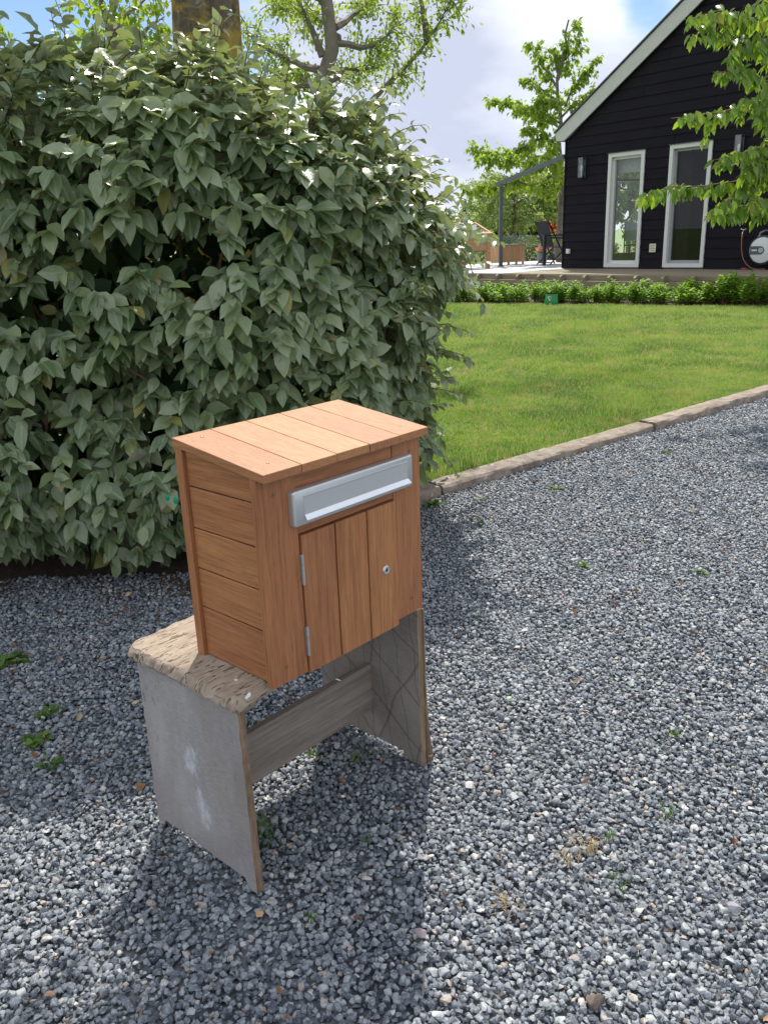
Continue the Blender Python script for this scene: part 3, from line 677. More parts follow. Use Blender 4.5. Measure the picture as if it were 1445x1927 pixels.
def spray(P, Nn, nl, seed, size=(.048, .102), down=.75, outw=.55, twigs=0):
    r = np.random.default_rng(seed); n = len(P)
    for j in range(nl):
        side = nrm(np.cross(Nn, [0, 0, 1.]+r.normal(0, .15, (n, 3))))
        a = (j-(nl-1)/2)/max(1, nl-1)*1.9+r.normal(0, .35, n)
        d = Nn*(outw+r.normal(0, .25, n))[:, None]+side*np.sin(a)[:, None]*.95+np.array([0, 0, -1.])*(down*np.cos(a)+r.normal(0, .25, n))[:, None]+r.normal(0, .15, (n, 3))
        up = Nn*.75+np.array([0, 0, .75])+side*(np.sin(a)*.5)[:, None]+r.normal(0, .28, (n, 3))
        LP.append(P+Nn*r.normal(0, .012, (n, 1))+r.normal(0, .008, (n, 3))); LD.append(d); LU.append(up); LS.append(r.uniform(*size, n))
for sh, cnt, nl, sd_ in ((0.02, 1950, 5, 1), (.08, 2300, 4, 2), (.15, 2000, 4, 3), (.22, 1600, 4, 4)):
    P, Nn = hedge_pts(cnt, sd_, sh); spray(shapehedge(P), Nn, nl, sd_+10)
# shoots that stick out at top and right end
P, Nn = hedge_pts(1500, 9, .03); Pw = shapehedge(P)
hx, hy = pix(Pw); sel = np.where((((Nn[:, 2] > .55) & (P[:, 1] < 4.3)) | ((Nn[:, 0] > .35) & (P[:, 0] > -.1))) & (hx > -80))[0]
r = np.random.default_rng(5); r.shuffle(sel)
for i in sel[:230]:
    ln = r.uniform(.08, .24); d = nrm(Nn[i]*.9+np.array([.25, -.1, .35])*r.uniform(.2, 1.2)+r.normal(0, .25, 3)); p = Pw[i].copy(); k = int(ln/.024)
    pts = [p-d*.1]
    for j in range(k):
        d = nrm(d+np.array([0, 0, -.09])+r.normal(0, .05, 3)); p = p+d*.025; pts.append(p.copy())
        s_ = nrm(np.cross(d, [0, 0, 1.])+r.normal(0, .3, 3))*(1 if j % 2 else -1)
        LP.append(p[None]); LD.append((d*.5+s_*.8+np.array([0, 0, -.25]))[None]); LU.append((np.array([0, 0, 1.])+r.normal(0, .35, 3))[None]); LS.append(np.array([r.uniform(.045, .085)*(1-.3*j/k)]))
    tw.tube(pts, [.0022*(1-.6*j/len(pts)) for j in range(len(pts))], 4)
leaf_cloud('foliage', np.concatenate(LP)-np.array([HC[0], HC[1], 0]), np.concatenate(LD), np.concatenate(LU), np.concatenate(LS), tp_e, M['elaeagnus'], big)
# branches inside
r = np.random.default_rng(6)
for i in range(160):
    x = r.uniform(-2.8, .1); a = np.array([x, r.uniform(3.2, 4.1), 0]); P, Nn = Pw[r.integers(len(Pw))], None
    if abs(P[0]-x) > .8: continue
    b_ = P; mid = (a+b_)/2+r.normal(0, .1, 3); mid[2] = max(mid[2], .1)
    tw.tube([a, a*.6+mid*.4, mid, mid*.5+b_*.5, b_*.96+a*.04], [.016, .012, .009, .006, .003], 5)
o = tw.build('branches', M['twig'], big, smooth=True)
o.data.transform(Matrix.Translation((-HC[0], -HC[1], 0)))
# heart of the hedge: inner leaves coloured darker to paint in its shade
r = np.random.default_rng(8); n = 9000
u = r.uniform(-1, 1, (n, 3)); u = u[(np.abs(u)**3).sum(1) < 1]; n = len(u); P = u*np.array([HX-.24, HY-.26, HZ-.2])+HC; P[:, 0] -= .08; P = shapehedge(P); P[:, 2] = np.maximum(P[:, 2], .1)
leaf_cloud('inner_shade_foliage', P-np.array([HC[0], HC[1], 0]), r.normal(0, 1, (n, 3))+np.array([0, -.3, -.6]), r.normal(0, .6, (n, 3))+np.array([0, -1, .4]), r.uniform(.08, .13, n), tp_e, M['darkleaf'], big)

# ------------------------------------------------------------------ generic tree
tp_small = [leaf_tpl(.55, .2, .15, .02, 2, 1, s_) for s_ in range(2)]
tp_cherry = [leaf_tpl(.44, .35, .25, .01, 4, 1.2, s_) for s_ in range(3)]
def resample(pts, step):
    pts = np.array(pts, float); seg = np.linalg.norm(np.diff(pts, axis=0), axis=1); c = np.r_[0, np.cumsum(seg)]; n = max(2, int(c[-1]/step)+1); t_ = np.linspace(0, c[-1], n)
    q = np.stack([np.interp(t_, c, pts[:, i]) for i in range(3)], 1)
    return q, t_/c[-1], c[-1]
def tree(name, base, trunk, limbs, bark, leafm, tpls, label, cat='tree', group=None, seed=0, twig_len=.5, twig_step=.18, lsize=(.08, .12), per=8, hang=.5, r0=.1, start=.2, rl=.4, wig=.03, jit=.03):
    """trunk: list of points; limbs: list of polylines; leaves hang on side twigs of every limb"""
    r = np.random.default_rng(seed); base = np.array(base, float); root = empty(name, tuple(base)); tag(root, label, cat, group)
    q, t_, ln = resample(trunk, .35); q[1:-1] += r.normal(0, wig, (len(q)-2, 3)); tb = MB(); tb.tube(q-base, [r0*(1-.75*k)*(1+.5*math.exp(-k*14)) for k in t_], 10); tb.build('trunk', bark, root, smooth=True)
    lb = MB(); P, D, U, S = [], [], [], []
    for lp in limbs:
        q, t_, ln = resample(lp, .22); q[1:-1] += r.normal(0, wig, (max(0, len(q)-2), 3))
        lb.tube(q-base, [max(.004, r0*rl*(1-.9*k)) for k in t_], 6)
        nt_ = max(3, int(ln/twig_step))
        for k in range(nt_):
            f = start+(1-start)*(k+r.random())/nt_; p = np.array([np.interp(f, t_, q[:, i]) for i in range(3)])
            i0 = min(int(f*(len(q)-1)), len(q)-2); d0 = nrm(q[i0+1]-q[i0])
            for s_ in range(2):
                d = nrm(d0*.6+r.normal(0, .75, 3)+np.array([0, 0, .1])); tl = twig_len*r.uniform(.4, 1.1)*(1.15-.6*f); ps = [p]; pp = p
                for j in range(4):
                    d = nrm(d+np.array([0, 0, -.10])+r.normal(0, .1, 3)); pp = pp+d*tl/4; ps.append(pp)
                lb.tube(np.array(ps)-base, [.008*min(1, r0*6), .006*min(1, r0*6), .004*min(1, r0*6), .003, .002], 4, cap=False)
                ps = np.array(ps); nl = max(2, int(per*r.uniform(.6, 1.3)))
                tt = r.uniform(.15, 1, nl)*4; a = np.clip(tt.astype(int), 0, 3); fr = (tt-a)[:, None]
                lp_ = ps[a]*(1-fr)+ps[a+1]*fr+r.normal(0, jit, (nl, 3))
                P.append(lp_); D.append(d*.5+r.normal(0, .6, (nl, 3))+np.array([0, 0, -hang])); U.append(np.array([0, 0, 1.])+r.normal(0, .5, (nl, 3))); S.append(r.uniform(*lsize, nl))
    lb.build('limbs', bark, root, smooth=True)
    P = np.concatenate(P)-base
    leaf_cloud('crown', P, np.concatenate(D), np.concatenate(U), np.concatenate(S), tpls, leafm, root)
    return root
# young tree behind the house corner
Y0 = 24.0; A = lambda x, y, Y=Y0: at(x, y, Y)
b0 = A(1052, 500); b0[2] = .1
trunk = [b0, A(1054, 424), A(1057, 348), A(1053, 212), A(1048, 153), A(1066, 87), A(1070, 36)]
lim = [[A(1056, 330), A(1010, 345, 23.6), A(950, 345, 23.2), A(870, 358, 23)], [A(1055, 300), A(990, 290, 24.6), A(930, 290, 24.8), A(882, 277, 25)],
       [A(1055, 262), A(1000, 262), A(950, 300, 23.2), A(905, 300, 22.8)], [A(1053, 240), A(1000, 215, 24.5), A(960, 190, 24.8), A(922, 187, 25)], [A(1053, 230), A(1000, 200, 23), A(975, 200, 22.8)],
       [A(1053, 212), A(1085, 160), A(1108, 130), A(1127, 112)], [A(1052, 225), A(1080, 195), A(1115, 170)], [A(1050, 190), A(1015, 160), A(985, 148)], [A(1049, 165), A(1020, 110), A(996, 78)],
       [A(1050, 150), A(1060, 110), A(1092, 70)], [A(1058, 110), A(1072, 60), A(1085, 42)], [A(1057, 330), A(1030, 352, 23), A(1015, 355, 22.7)], [A(1057, 330), A(1080, 300, 25), A(1100, 290, 25.5)],
       [A(1054, 260), A(1080, 240, 24.5), A(1095, 225, 25)], [A(1055, 290), A(1020, 250, 23), A(985, 240, 22.6)], [A(1056, 310), A(1035, 300, 22.6), A(990, 320, 22)], [A(1050, 200), A(1030, 180, 23), A(1010, 190, 23)], [A(1052, 140), A(1040, 100, 24), A(1040, 85, 24)]]
tree('young_tree', b0, trunk, lim, M['bark2'], M['sweetgum'], tp_small, 'slender young tree with bright green leaves beside the black house corner', seed=2, twig_len=.42, twig_step=.11, lsize=(.10, .17), per=15, hang=.8, r0=.085, start=.15)
# cherry tree, its trunk stands right of the picture
b0 = np.array([3.75, 7.3, 0.])
c_ = [b0, [3.7, 7.25, 1.0], [3.6, 7.2, 2.0], [3.5, 7.15, 3.1], [3.4, 7.1, 4.2]]
lim = []
for pts in ([(1520, 270), (1455, 272), (1400, 285)], [(1520, 290), (1440, 290), (1385, 305)], [(1520, 300), (1450, 300), (1400, 318)], [(1520, 400), (1450, 385), (1410, 375)], [(1520, 230), (1460, 200), (1400, 180)], [(1520, 170), (1460, 165), (1425, 172)], [(1500, 330), (1420, 335), (1330, 350), (1255, 352), (1196, 372)], [(1500, 380), (1430, 375), (1380, 395), (1325, 408)], [(1510, 120), (1450, 90), (1370, 65), (1330, 55), (1290, 72)],
            [(1500, 40), (1420, 35), (1350, 20), (1285, 36)], [(1500, 200), (1430, 195), (1360, 210), (1262, 222)], [(1500, 290), (1440, 275), (1380, 290), (1340, 300)], [(1500, 150), (1440, 150), (1400, 130), (1340, 135)],
            [(1500, 60), (1430, 75), (1380, 90), (1370, 110)], [(1480, 250), (1450, 230), (1420, 215)], [(1500, 330), (1450, 320), (1400, 340), (1350, 390), (1340, 402)], [(1520, 10), (1460, 5), (1400, 10)]):
    yy = 5.9; n_ = len(pts); q = [at(x, y, 6.4-.5*k/(n_-1)) for k, (x, y) in enumerate(pts)]; j = np.array(c_[1]); z = q[0][2]
    j = np.array([3.6, 7.2, max(1.3, z-.35)]); lim.append([j]+q)
def cherry():
    r = np.random.default_rng(4); root = empty('cherry_tree', tuple(b0)); tag(root, 'cherry tree branches with drooping toothed leaves hanging in from the right', 'tree')
    tb = MB(); q, t_, ln = resample(c_, .3); tb.tube(q-b0, [.085*(1-.5*k) for k in t_], 10); tb.build('trunk', M['bark'], root, smooth=True)
    lb = MB(); P, D, U, S = [], [], [], []
    def twig(q, r0, dens):
        q, t_, ln = resample(q, .05); q[1:-1] += r.normal(0, .006, (len(q)-2, 3)); lb.tube(q-b0, [max(.0016, r0*(1-.85*k)) for k in t_], 5, cap=False)
        for k in range(len(q)-1):
            if k/len(q) < dens: continue
            d0 = nrm(q[k+1]-q[k])
            for s_ in range(3 if r.random() < .8 else 2):
                sd2 = nrm(np.cross(d0, [0, 0, 1.]))*(1 if s_ % 2 else -1)
                P.append(q[k]+r.normal(0, .012, 3)); D.append(d0*.35+sd2*r.uniform(.2, .9)+np.array([0, 0, -r.uniform(.35, 1.1)])+r.normal(0, .15, 3)); U.append(sd2*-.2+np.array([0, -.4, 1.])+r.normal(0, .3, 3)); S.append(r.uniform(.075, .115)*(1 if k < len(q)-3 else .75))
    for lp in lim:
        lp = np.array(lp); twig(lp, .014, .35)
        q, t_, ln = resample(lp, .13)
        for k in range(int(len(q)*.22), len(q)-2):
          for _ in range(2):
            if r.random() < .85:
                d = nrm(nrm(q[k+1]-q[k])+r.normal(0, .55, 3)*np.array([1, 1.3, .75])); l2 = r.uniform(.12, .34)*(1.2-.7*k/len(q))
                twig([q[k], q[k]+d*l2*.5, q[k]+d*l2+np.array([0, 0, -.03])], .004, .1)
    lb.build('limbs', M['bark'], root, smooth=True)
    leaf_cloud('crown', np.array(P)-b0, np.array(D), np.array(U), np.array(S), tp_cherry, M['cherry'], root)
cherry()
# big trunk behind the hedge and its canopy overhead
b0 = np.array([-.84, 4.95, 0.])
tr = [b0, [-.84, 4.95, 1.2], [-.84, 4.95, 2.1], [-.84, 4.93, 3.0], [-.9, 4.9, 4.2], [-1.1, 4.8, 5.6]]
lim = [[[-1.1, 4.8, 5.5], [-.9, 4.7, 6.6], [-.9, 4.9, 7.2]], [[-1.1, 4.8, 5.5], [-1.0, 4.2, 6.6], [-.8, 4.0, 7.2]], [[-1.1, 4.8, 5.5], [-1.5, 5.0, 6.8], [-1.6, 5.2, 7.6]], [[-1.0, 4.85, 4.9], [-.9, 4.3, 5.2], [-.7, 4.1, 5.6]], [[-1.1, 4.8, 5.2], [-1.6, 4.6, 5.9], [-1.9, 4.2, 6.5]], [[-1.1, 4.8, 5.0], [-1.4, 4.0, 5.4], [-1.5, 3.5, 5.7]], [[-1.1, 4.8, 5.5], [-1.1, 5.0, 6.2], [-1.1, 5.1, 6.9]], [[-1.1, 4.8, 5.5], [-1.9, 5.4, 6.3], [-2.4, 5.6, 6.6]], [[-1., 4.85, 4.8], [-.7, 4.7, 5.5], [-.6, 4.5, 6.1], [-.5, 4.2, 6.4]], [[-1., 4.8, 5.0], [-.8, 4.3, 5.7], [-.6, 3.9, 6.0]], [[-1.1, 4.8, 5.4], [-1.3, 4.5, 6.0], [-1.3, 4.6, 6.9]], [[-1.1, 4.8, 5.3], [-1.8, 4.9, 6.0], [-2.4, 4.8, 6.5]],
       [[-.82, 4.93, 3.2], [-1.3, 4.4, 4.0], [-1.9, 3.8, 4.7], [-2.6, 3.3, 5.3]], [[-.9, 4.9, 4.0], [-1.5, 4.4, 5.0], [-2.1, 4.3, 6.0]], [[-.85, 4.9, 3.6], [-2.0, 5.2, 4.4], [-3.2, 5.2, 5.0]],
       [[-1., 4.85, 4.8], [-1.6, 3.9, 5.6], [-2.0, 3.0, 6.0]], [[-1.1, 4.8, 5.5], [-1.4, 4.2, 6.4], [-1.2, 3.9, 7.2]], [[-.9, 4.9, 4.2], [-1.8, 3.6, 4.6], [-3.0, 2.6, 4.8]]]
tree('old_tree', b0, tr, lim, M['lichen_bark'], M['ash'], tp_small, 'thick old tree trunk with yellow lichen rising behind the hedge', seed=3, twig_len=.8, twig_step=.15, lsize=(.09, .15), per=22, hang=.3, r0=.265, rl=.22, wig=.012)
# forked tree with bent limb
Y1 = 9.0; A = lambda x, y, Y=Y1: at(x, y, Y)
b0 = A(595, 900, 9.); b0[2] = 0
tr = [b0, A(596, 300), A(597, 180), A(612, 130), A(636, 70), A(622, 20), A(606, -30), A(600, -160)]
lim = [[A(607, 105), A(588, 60), A(562, 0), A(550, -60)], [A(600, 220), A(680, 210), A(732, 152), A(790, 100), A(806, 80), A(822, 40), A(850, 5), A(858, -40)],
       [A(805, 80), A(800, 40), A(795, 5), A(780, -50)], [A(620, 20), A(560, -60), A(500, -80)], [A(600, 130, 9.2), A(540, 110, 9.6), A(480, 80, 9.8), A(460, 40, 10)], [A(600, 160, 9.2), A(540, 160, 9.6), A(490, 150, 9.8)],
       [A(630, 80), A(690, 90, 9.5), A(740, 60, 9.8), A(745, 10, 10)], [A(600, 170), A(650, 130, 9.6), A(700, 130, 10), A(725, 100, 10)], [A(630, 50), A(680, 20, 9.6), A(700, -30, 10)], [A(636, 70), A(590, 20, 10), A(530, 20, 10.4), A(500, 0, 10.6)], [A(597, 180), A(560, 130, 10.4), A(520, 80, 10.6)]]
def forked():
    r0 = tree('forked_tree', b0, tr, lim, M['bark2'], M['ash'], tp_small, 'forked tree with small light green leaves and one bare bent limb above the hedge', seed=6, twig_len=.5, twig_step=.10, lsize=(.035, .07), per=26, hang=.5, r0=.15, rl=.26, start=.35, wig=.01, jit=.05)
forked()
# two thin stems at upper left, and trees behind them
Y2 = 8.0; A = lambda x, y, Y=Y2: at(x, y, Y)
b0 = A(262, 900, 8); b0[2] = 0
tr = [b0, A(250, 300), A(230, 115), A(205, 50), A(188, -10), A(180, -90)]
lim = [[A(240, 200), A(228, 110), A(210, 60), A(215, 0), A(225, -60)], [A(205, 50), A(170, 30, 8.4), A(150, 5, 8.6)], [A(230, 110), A(270, 60, 8.4), A(310, 30, 8.6)], [A(235, 150), A(290, 110, 8.6), A(320, 120, 8.8)], [A(215, 60), A(250, 10, 8.4), A(290, -20, 8.6)], [A(230, 110), A(190, 90, 9), A(160, 60, 9)], [A(240, 150), A(210, 130, 9), A(290, 70, 9.4)]]
tree('slender_tree', b0, tr, lim, M['bark2'], M['sweetgum'], tp_small, 'slender twin stemmed tree above the hedge left of the thick trunk', seed=8, twig_len=.40, twig_step=.11, lsize=(.055, .095), per=14, hang=.5, r0=.07, rl=.5, start=.3, jit=.04)
Y3 = 13.0; A = lambda x, y, Y=Y3: at(x, y, Y)
b0 = A(60, 700, 13); b0[2] = 0
tr = [b0, A(60, 300), A(62, 160), A(60, 60)]
lim = [[A(62, 200), A(20, 120), A(-30, 80)], [A(62, 180), A(100, 100), A(125, 62)], [A(62, 150), A(130, 120), A(170, 90)], [A(62, 160), A(30, 90), A(10, 60)], [A(62, 200), A(150, 160), A(190, 140)], [A(62, 200), A(-20, 150), A(-80, 140)], [A(62, 200), A(110, 170), A(140, 110)]]
tree('far_left_tree', b0, tr, lim, M['bark2'], M['sweetgum'], tp_small, 'yellow green tree crown peeping over the hedge at far left', seed=9, twig_len=.5, twig_step=.16, lsize=(.09, .14), per=13, hang=.5, r0=.1, rl=.4, start=.35)
bpy.data.objects['far_left_tree'].name = 'broadleaf_tree'

# ------------------------------------------------------------------ house
HA = np.array([4.264, 19.512]); HYAW = R(-51.5)
hd = np.array([math.cos(HYAW), math.sin(HYAW)]); hn = np.array([-hd[1], hd[0]])
def hw(a, b, z=0): p = HA+hd*a+hn*b; return np.array([p[0], p[1], z])
house = empty('house', tuple(hw(0, 0, 0)), HYAW); tag(house, 'black timber clad house with white bargeboard and two tall white framed windows', 'house')
FZ = .45; EZ = 3.12; SP = .655; RA = 5.2; RZ = EZ+SP*RA; W1 = (1.13, 2.0, .485, 2.745); W2 = (2.565, 3.46, .485, 2.77)
M['inner'] = plain('interior_plaster', (.20, .17, .14), .9, 0, .1)
M['oak'] = plain('interior_oak', (.22, .13, .065), .6, 0, .25, 8)
M['floorin'] = plain('interior_floor', (.20, .16, .12), .5, 0, .2)
# side wall opening seen through the first window
def side_hit(px, py, a0=.1):
    d = cF + cR*(px-PW/2)/FPX - cU*(py-PH/2)/FPX; C = np.array([0, 0, EYE])
    t_ = ((HA+hd*a0-C[:2])@hd)/(d[:2]@hd); q = C+d*t_; return (q[:2]-HA)@hn, q[2]
ob0, _ = side_hit(1205, 400); ob1, _ = side_hit(1162, 400); ob0, ob1 = min(ob0, ob1)-.25, max(ob0, ob1)+.6
print('side opening', ob0, ob1)
q = MB(); t0, t1 = .006, .16
for a0, a1 in ((t0, W1[0]), (W1[1], W2[0]), (W2[1], 2*RA-t0)): q.box(a0, a1, t0, t1, .2, EZ-.01)
for w_ in (W1, W2): q.box(w_[0]+.001, w_[1]-.001, t0, t1, w_[3], EZ-.01); q.box(w_[0]+.001, w_[1]-.001, t0, t1, .2, w_[2])
q.prism([(t0, EZ-.008), (2*RA-t0, EZ-.008), (RA, RZ-.02)], t0, t1, 'y')
q.build('front_wall', M['inner'], house)
q = MB()
for b0_, b1_, z0, z1 in ((t1+.002, ob0, .2, EZ-.01), (ob1, 8, .2, EZ-.01), (ob0+.001, ob1-.001, 2.62, EZ-.01), (ob0+.001, ob1-.001, .2, .66)): q.box(t0, t1, b0_, b1_, z0, z1)
q.build('side_wall', M['inner'], house)
q = MB(); q.box(2*RA-t1, 2*RA-t0, t1+.002, 8, .2, EZ-.01); q.box(t0, 2*RA-t0, 8.002, 8.15, .2, EZ); q.build('rear_wall', M['inner'], house)
q = MB(); q.box(t1, 2*RA-t1, t1, 8, .40, .456); q.build('floor', M['floorin'], house)
q = MB(); q.box(t1+.002, 2*RA-t1-.002, t1+.002, 7.99, 2.98, 3.02); q.build('ceiling', M['inner'], house)
# wooden frame of the side opening
q = MB()
for bb in (ob0+.04, ob1-.04): q.box(t0+.02, t1+.03, bb-.035, bb+.035, .66, 2.62)
q.box(t0+.02, t1+.03, ob0, ob1, 2.30, 2.36); q.box(t0+.02, t1+.03, ob0, ob1, .66, .72)
q.build('side_window_frame', M['oak'], house)
q = MB(); q.add([(.06, ob0+.002, .661), (.06, ob1-.002, .661), (.06, ob1-.002, 2.619), (.06, ob0+.002, 2.619)], [(0, 1, 2, 3)]); q.build('side_pane', M['glass'], house)
# lapped boards
def boards(face):
    q = MB(); r = random.Random(5 if face == 'front' else 6); z = .46; H_ = .192
    while z < RZ-.1:
        z1 = z+H_+.012; L0, L1 = 0, 2*RA
        if face == 'side' and z > EZ-.15: break
        def lim(zz): return max(0, (zz-EZ)/SP)
        cuts = [(0, 2*RA)] if face == 'front' else [(.0, 8.1)]
        if face == 'front':
            for w_ in (W1, W2):
                if z < w_[3]-.03 and z1 > w_[2]:
                    cuts = sum([[(c0, min(c1, w_[0]-.001)), (max(c0, w_[1]+.001), c1)] if c0 < w_[0] < c1 else [(c0, c1)] for c0, c1 in cuts], [])
        else:
            if z < 2.62: cuts = [(0, ob0), (ob1, 8.1)]
        segs = []
        for c0, c1 in cuts:
            x = c0
            while x < c1-.01:
                l_ = r.uniform(1.8, 4.2); e_ = c1 if x+l_ > c1-.5 else x+l_; segs.append((x, e_, e_ == c1)); x = e_
        for c0, c1, last in segs:
            t_, s_ = r.uniform(-.003, .003), r.uniform(-.004, .004)
            lo, hi = z+s_, z1+s_
            a00, a01 = max(c0, lim(lo)), max(c0, lim(hi)); a10, a11 = min(c1, 2*RA-lim(lo)), min(c1, 2*RA-lim(hi))
            if face == 'side': a00 = a01 = c0; a10 = a11 = c1
            if a10-a00 < .03 or a11 <= a01: continue
            g = 0 if last else .003; yb, yt = -.030+t_, -.012+t_
            vs = [(a00, yb, lo), (a10-g, yb, lo), (a11-g, yt, hi), (a01, yt, hi), (a00, .004, lo), (a10-g, .004, lo), (a11-g, .004, hi), (a01, .004, hi)]
            if face == 'side': vs = [(y, x_, z_) for x_, y, z_ in vs]
            q.add(vs, [(0, 1, 2, 3), (4, 7, 6, 5), (0, 4, 5, 1), (1, 5, 6, 2), (2, 6, 7, 3), (3, 7, 4, 0)])
        z += H_
    return q
boards('front').build('siding', M['siding'], house); boards('side').build('side_siding', M['siding'], house)
q = MB(); q.box(-.034, .0, -.034, .0, .46, EZ); q.build('corner_board', M['siding'], house)
# roof and bargeboard
M['tile'] = plain('dark_roof_tile', (.05, .05, .055), .6, 0, .2)
M['barge'] = plain('bargeboard_paint', (.50, .50, .47), .5, 0, .05)
q = MB()
q.prism([(-.26, EZ+.0), (RA, RZ+.18), (2*RA+.26, EZ), (2*RA+.26, EZ+.12), (RA, RZ+.33), (-.26, EZ+.15)], -.08, 8.3, 'y'); q.build('roof', M['tile'], house)
q = MB(); q.prism([(.0, EZ-.01), (-.215, EZ-.005), (-.25, EZ+.15), (RA, EZ+.15+(RA+.25)*.658), (2*RA+.25, EZ+.15), (2*RA+.215, EZ), (2*RA, EZ), (RA, RZ+.005)], -.115, -.0825, 'y'); q.build('bargeboard', M['barge'], house, bevel=.003)
q = MB(); q.prism([(-.27, EZ+.152), (RA, EZ+.152+(RA+.27)*.658), (2*RA+.27, EZ+.152), (2*RA+.27, EZ+.175), (RA, EZ+.185+(RA+.27)*.658), (-.27, EZ+.178)], -.15, -.0, 'y'); q.build('roof_trim', M['grey_metal'], house)
def window(w_, bar):
    a0, a1, z0, z1 = w_; f = .075
    q = MB()
    for x0, x1, y0, y1 in ((a0, a0+f, z0, z1), (a1-f, a1, z0, z1), (a0+f, a1-f, z1-f, z1), (a0+f, a1-f, z0, z0+f)): q.box(x0, x1, -.052, .10, y0, y1)
    if bar: q.box(a0+f, a1-f, -.02, .05, bar-.02, bar+.02)
    root = q.build('window', M['white_paint'], house, bevel=.003)
    q = MB(); i0, i1, j0, j1 = a0+f, a1-f, z0+f, z1-f; g = .05
    for x0, x1, y0, y1 in ((i0, i0+g, j0, j1), (i1-g*.4, i1, j0, j1), (i0+g, i1-g*.4, j1-g, j1), (i0+g, i1-g*.4, j0, j0+g*1.2)): q.box(x0, x1, .02, .09, y0, y1)
    q.build('sash', M['sash'] if bar else M['white_paint'], root)
    q = MB(); q.add([(i0+.004, .058, j0+.004), (i1-.004, .058, j0+.004), (i1-.004, .058, j1-.004), (i0+.004, .058, j1-.004)], [(0, 1, 2, 3)]); q.build('pane', M['glass_dark'] if bar else M['glass'], root)
    q = MB(); q.box(a0-.02, a1+.02, -.075, -.03, z1+.001, z1+.012); q.build('drip_cap', M['grey_metal'], root)
    return root
window(W1, None); window(W2, 1.97)
# things inside, seen through the panes
M['paleplastic'] = plain('pale_green_plastic', (.42, .50, .42), .5, 0, .05); M['curtain'] = plain('dark_curtain', (.10, .085, .07), .9, 0, .3, 6)
def chair_in():
    c_ = empty('dining_chair', tuple(hw(1.25, .85, .456)), HYAW+R(20)); tag(c_, 'pale green backed chair standing inside behind the left window', 'chair')
    q = MB(); q.box(-.24, .24, .0, .02, .55, .92); q.build('backrest', M['paleplastic'], c_, bevel=.008)
    q = MB(); q.box(-.24, .24, .02, .44, .44, .47); q.build('seat', M['oak'], c_, bevel=.004)
    for x in (-.22, .22):
        for y in (.01, .42): q = MB(); q.tube([(x, y, 0), (x, y, .92 if y < .1 else .44)], .014, 8); q.build('leg', M['grey_metal'], c_, smooth=True)
chair_in()
q = MB(); pts = [(2.62+.01*k, .30+.03*math.sin(k*1.1)) for k in range(26)]
q.add([(x, y, z) for z in (.5, 2.9) for x, y in pts], [(i, i+1, 26+i+1, 26+i) for i in range(25)])
o = q.build('curtain', M['curtain']); o.location = tuple(hw(0, 0, 0)); o.rotation_euler = (0, 0, HYAW); tag(o, 'dark curtain hanging inside at the left of the right hand window', 'curtain')
q = MB(); q.box(1.2, 1.92, .20, .215, 2.36, 2.9); o = q.build('roller_blind', plain('blind_fabric', (.30, .33, .30), .9)); o.location = tuple(hw(0, 0, 0)); o.rotation_euler = (0, 0, HYAW); tag(o, 'half raised grey green blind inside the top of the left window', 'blind')
# wall fittings
def fitting(name, label, cat, a, z, group=None, b=-.032):
    e_ = empty(name, tuple(hw(a, b, z)), HYAW); tag(e_, label, cat, group); return e_
def lamp(a, z, label):
    e_ = fitting('wall_lamp', label, 'lamp', a, z, 'glass wall lamps on the black cladding')
    q = MB(); q.box(-.045, .045, -.012, .0, -.17, .17); q.build('back_plate', M['black_paint'], e_)
    q = MB()
    for x in (-.062, .054):
        for y in (-.125, -.02): q.box(x, x+.008, y, y+.008, -.19, .19)
    q.box(-.062, .062, -.125, -.012, .19, .20); q.box(-.062, .062, -.125, -.012, -.20, -.19); q.build('frame', M['grey_metal'], e_)
    q = MB(); q.box(-.058, .058, -.121, -.118, -.19, .19); q.build('pane', M['glass'], e_)
    q = MB(); q.lathe((0, -.065, 0), [(.012, -.19), (.012, -.10), (.004, -.10)], 12); q.lathe((0, -.065, -.02), [(.008, -.08), (.026, -.03), (.03, .02), (.02, .06), (.002, .075)], 12); q.build('bulb', plain('frosted_bulb', (.6, .6, .58), .3), e_, smooth=True)
lamp(.49, 2.53, 'rectangular glass wall lamp left of the left window'); lamp(4.02, 2.60, 'glass wall lamp right of the right window half hidden by cherry leaves')
e_ = fitting('outdoor_socket', 'small white outdoor socket low on the wall beside the house corner', 'socket', .165, .825)
q = MB(); q.box(-.045, .045, -.05, 0, -.05, .05); q.build('housing', M['white_paint'], e_, bevel=.006); q = MB(); q.box(-.035, .035, -.062, -.051, -.032, .036); q.build('flap', M['white_paint'], e_, bevel=.004)
e_ = fitting('wall_notice', 'small cream notice with lines of writing between the windows', 'sign', 2.31, .865)
q = MB(); q.box(-.075, .075, -.012, 0, -.082, .082); q.build('board', plain('cream_plastic', (.62, .60, .45), .5, 0, .03), e_, bevel=.002)
q = MB()
for zz in (.05, .018, -.014, -.048):
    x = -.055
    while x < .05: wd = random.uniform(.006, .018); q.box(x, min(.057, x+wd), -.0135, -.0121, zz-.005, zz+.007); x += wd+.005
o = q.build('lettering', plain('grey_ink', (.15, .14, .12), .8), e_); o['kind'] = 'stuff'
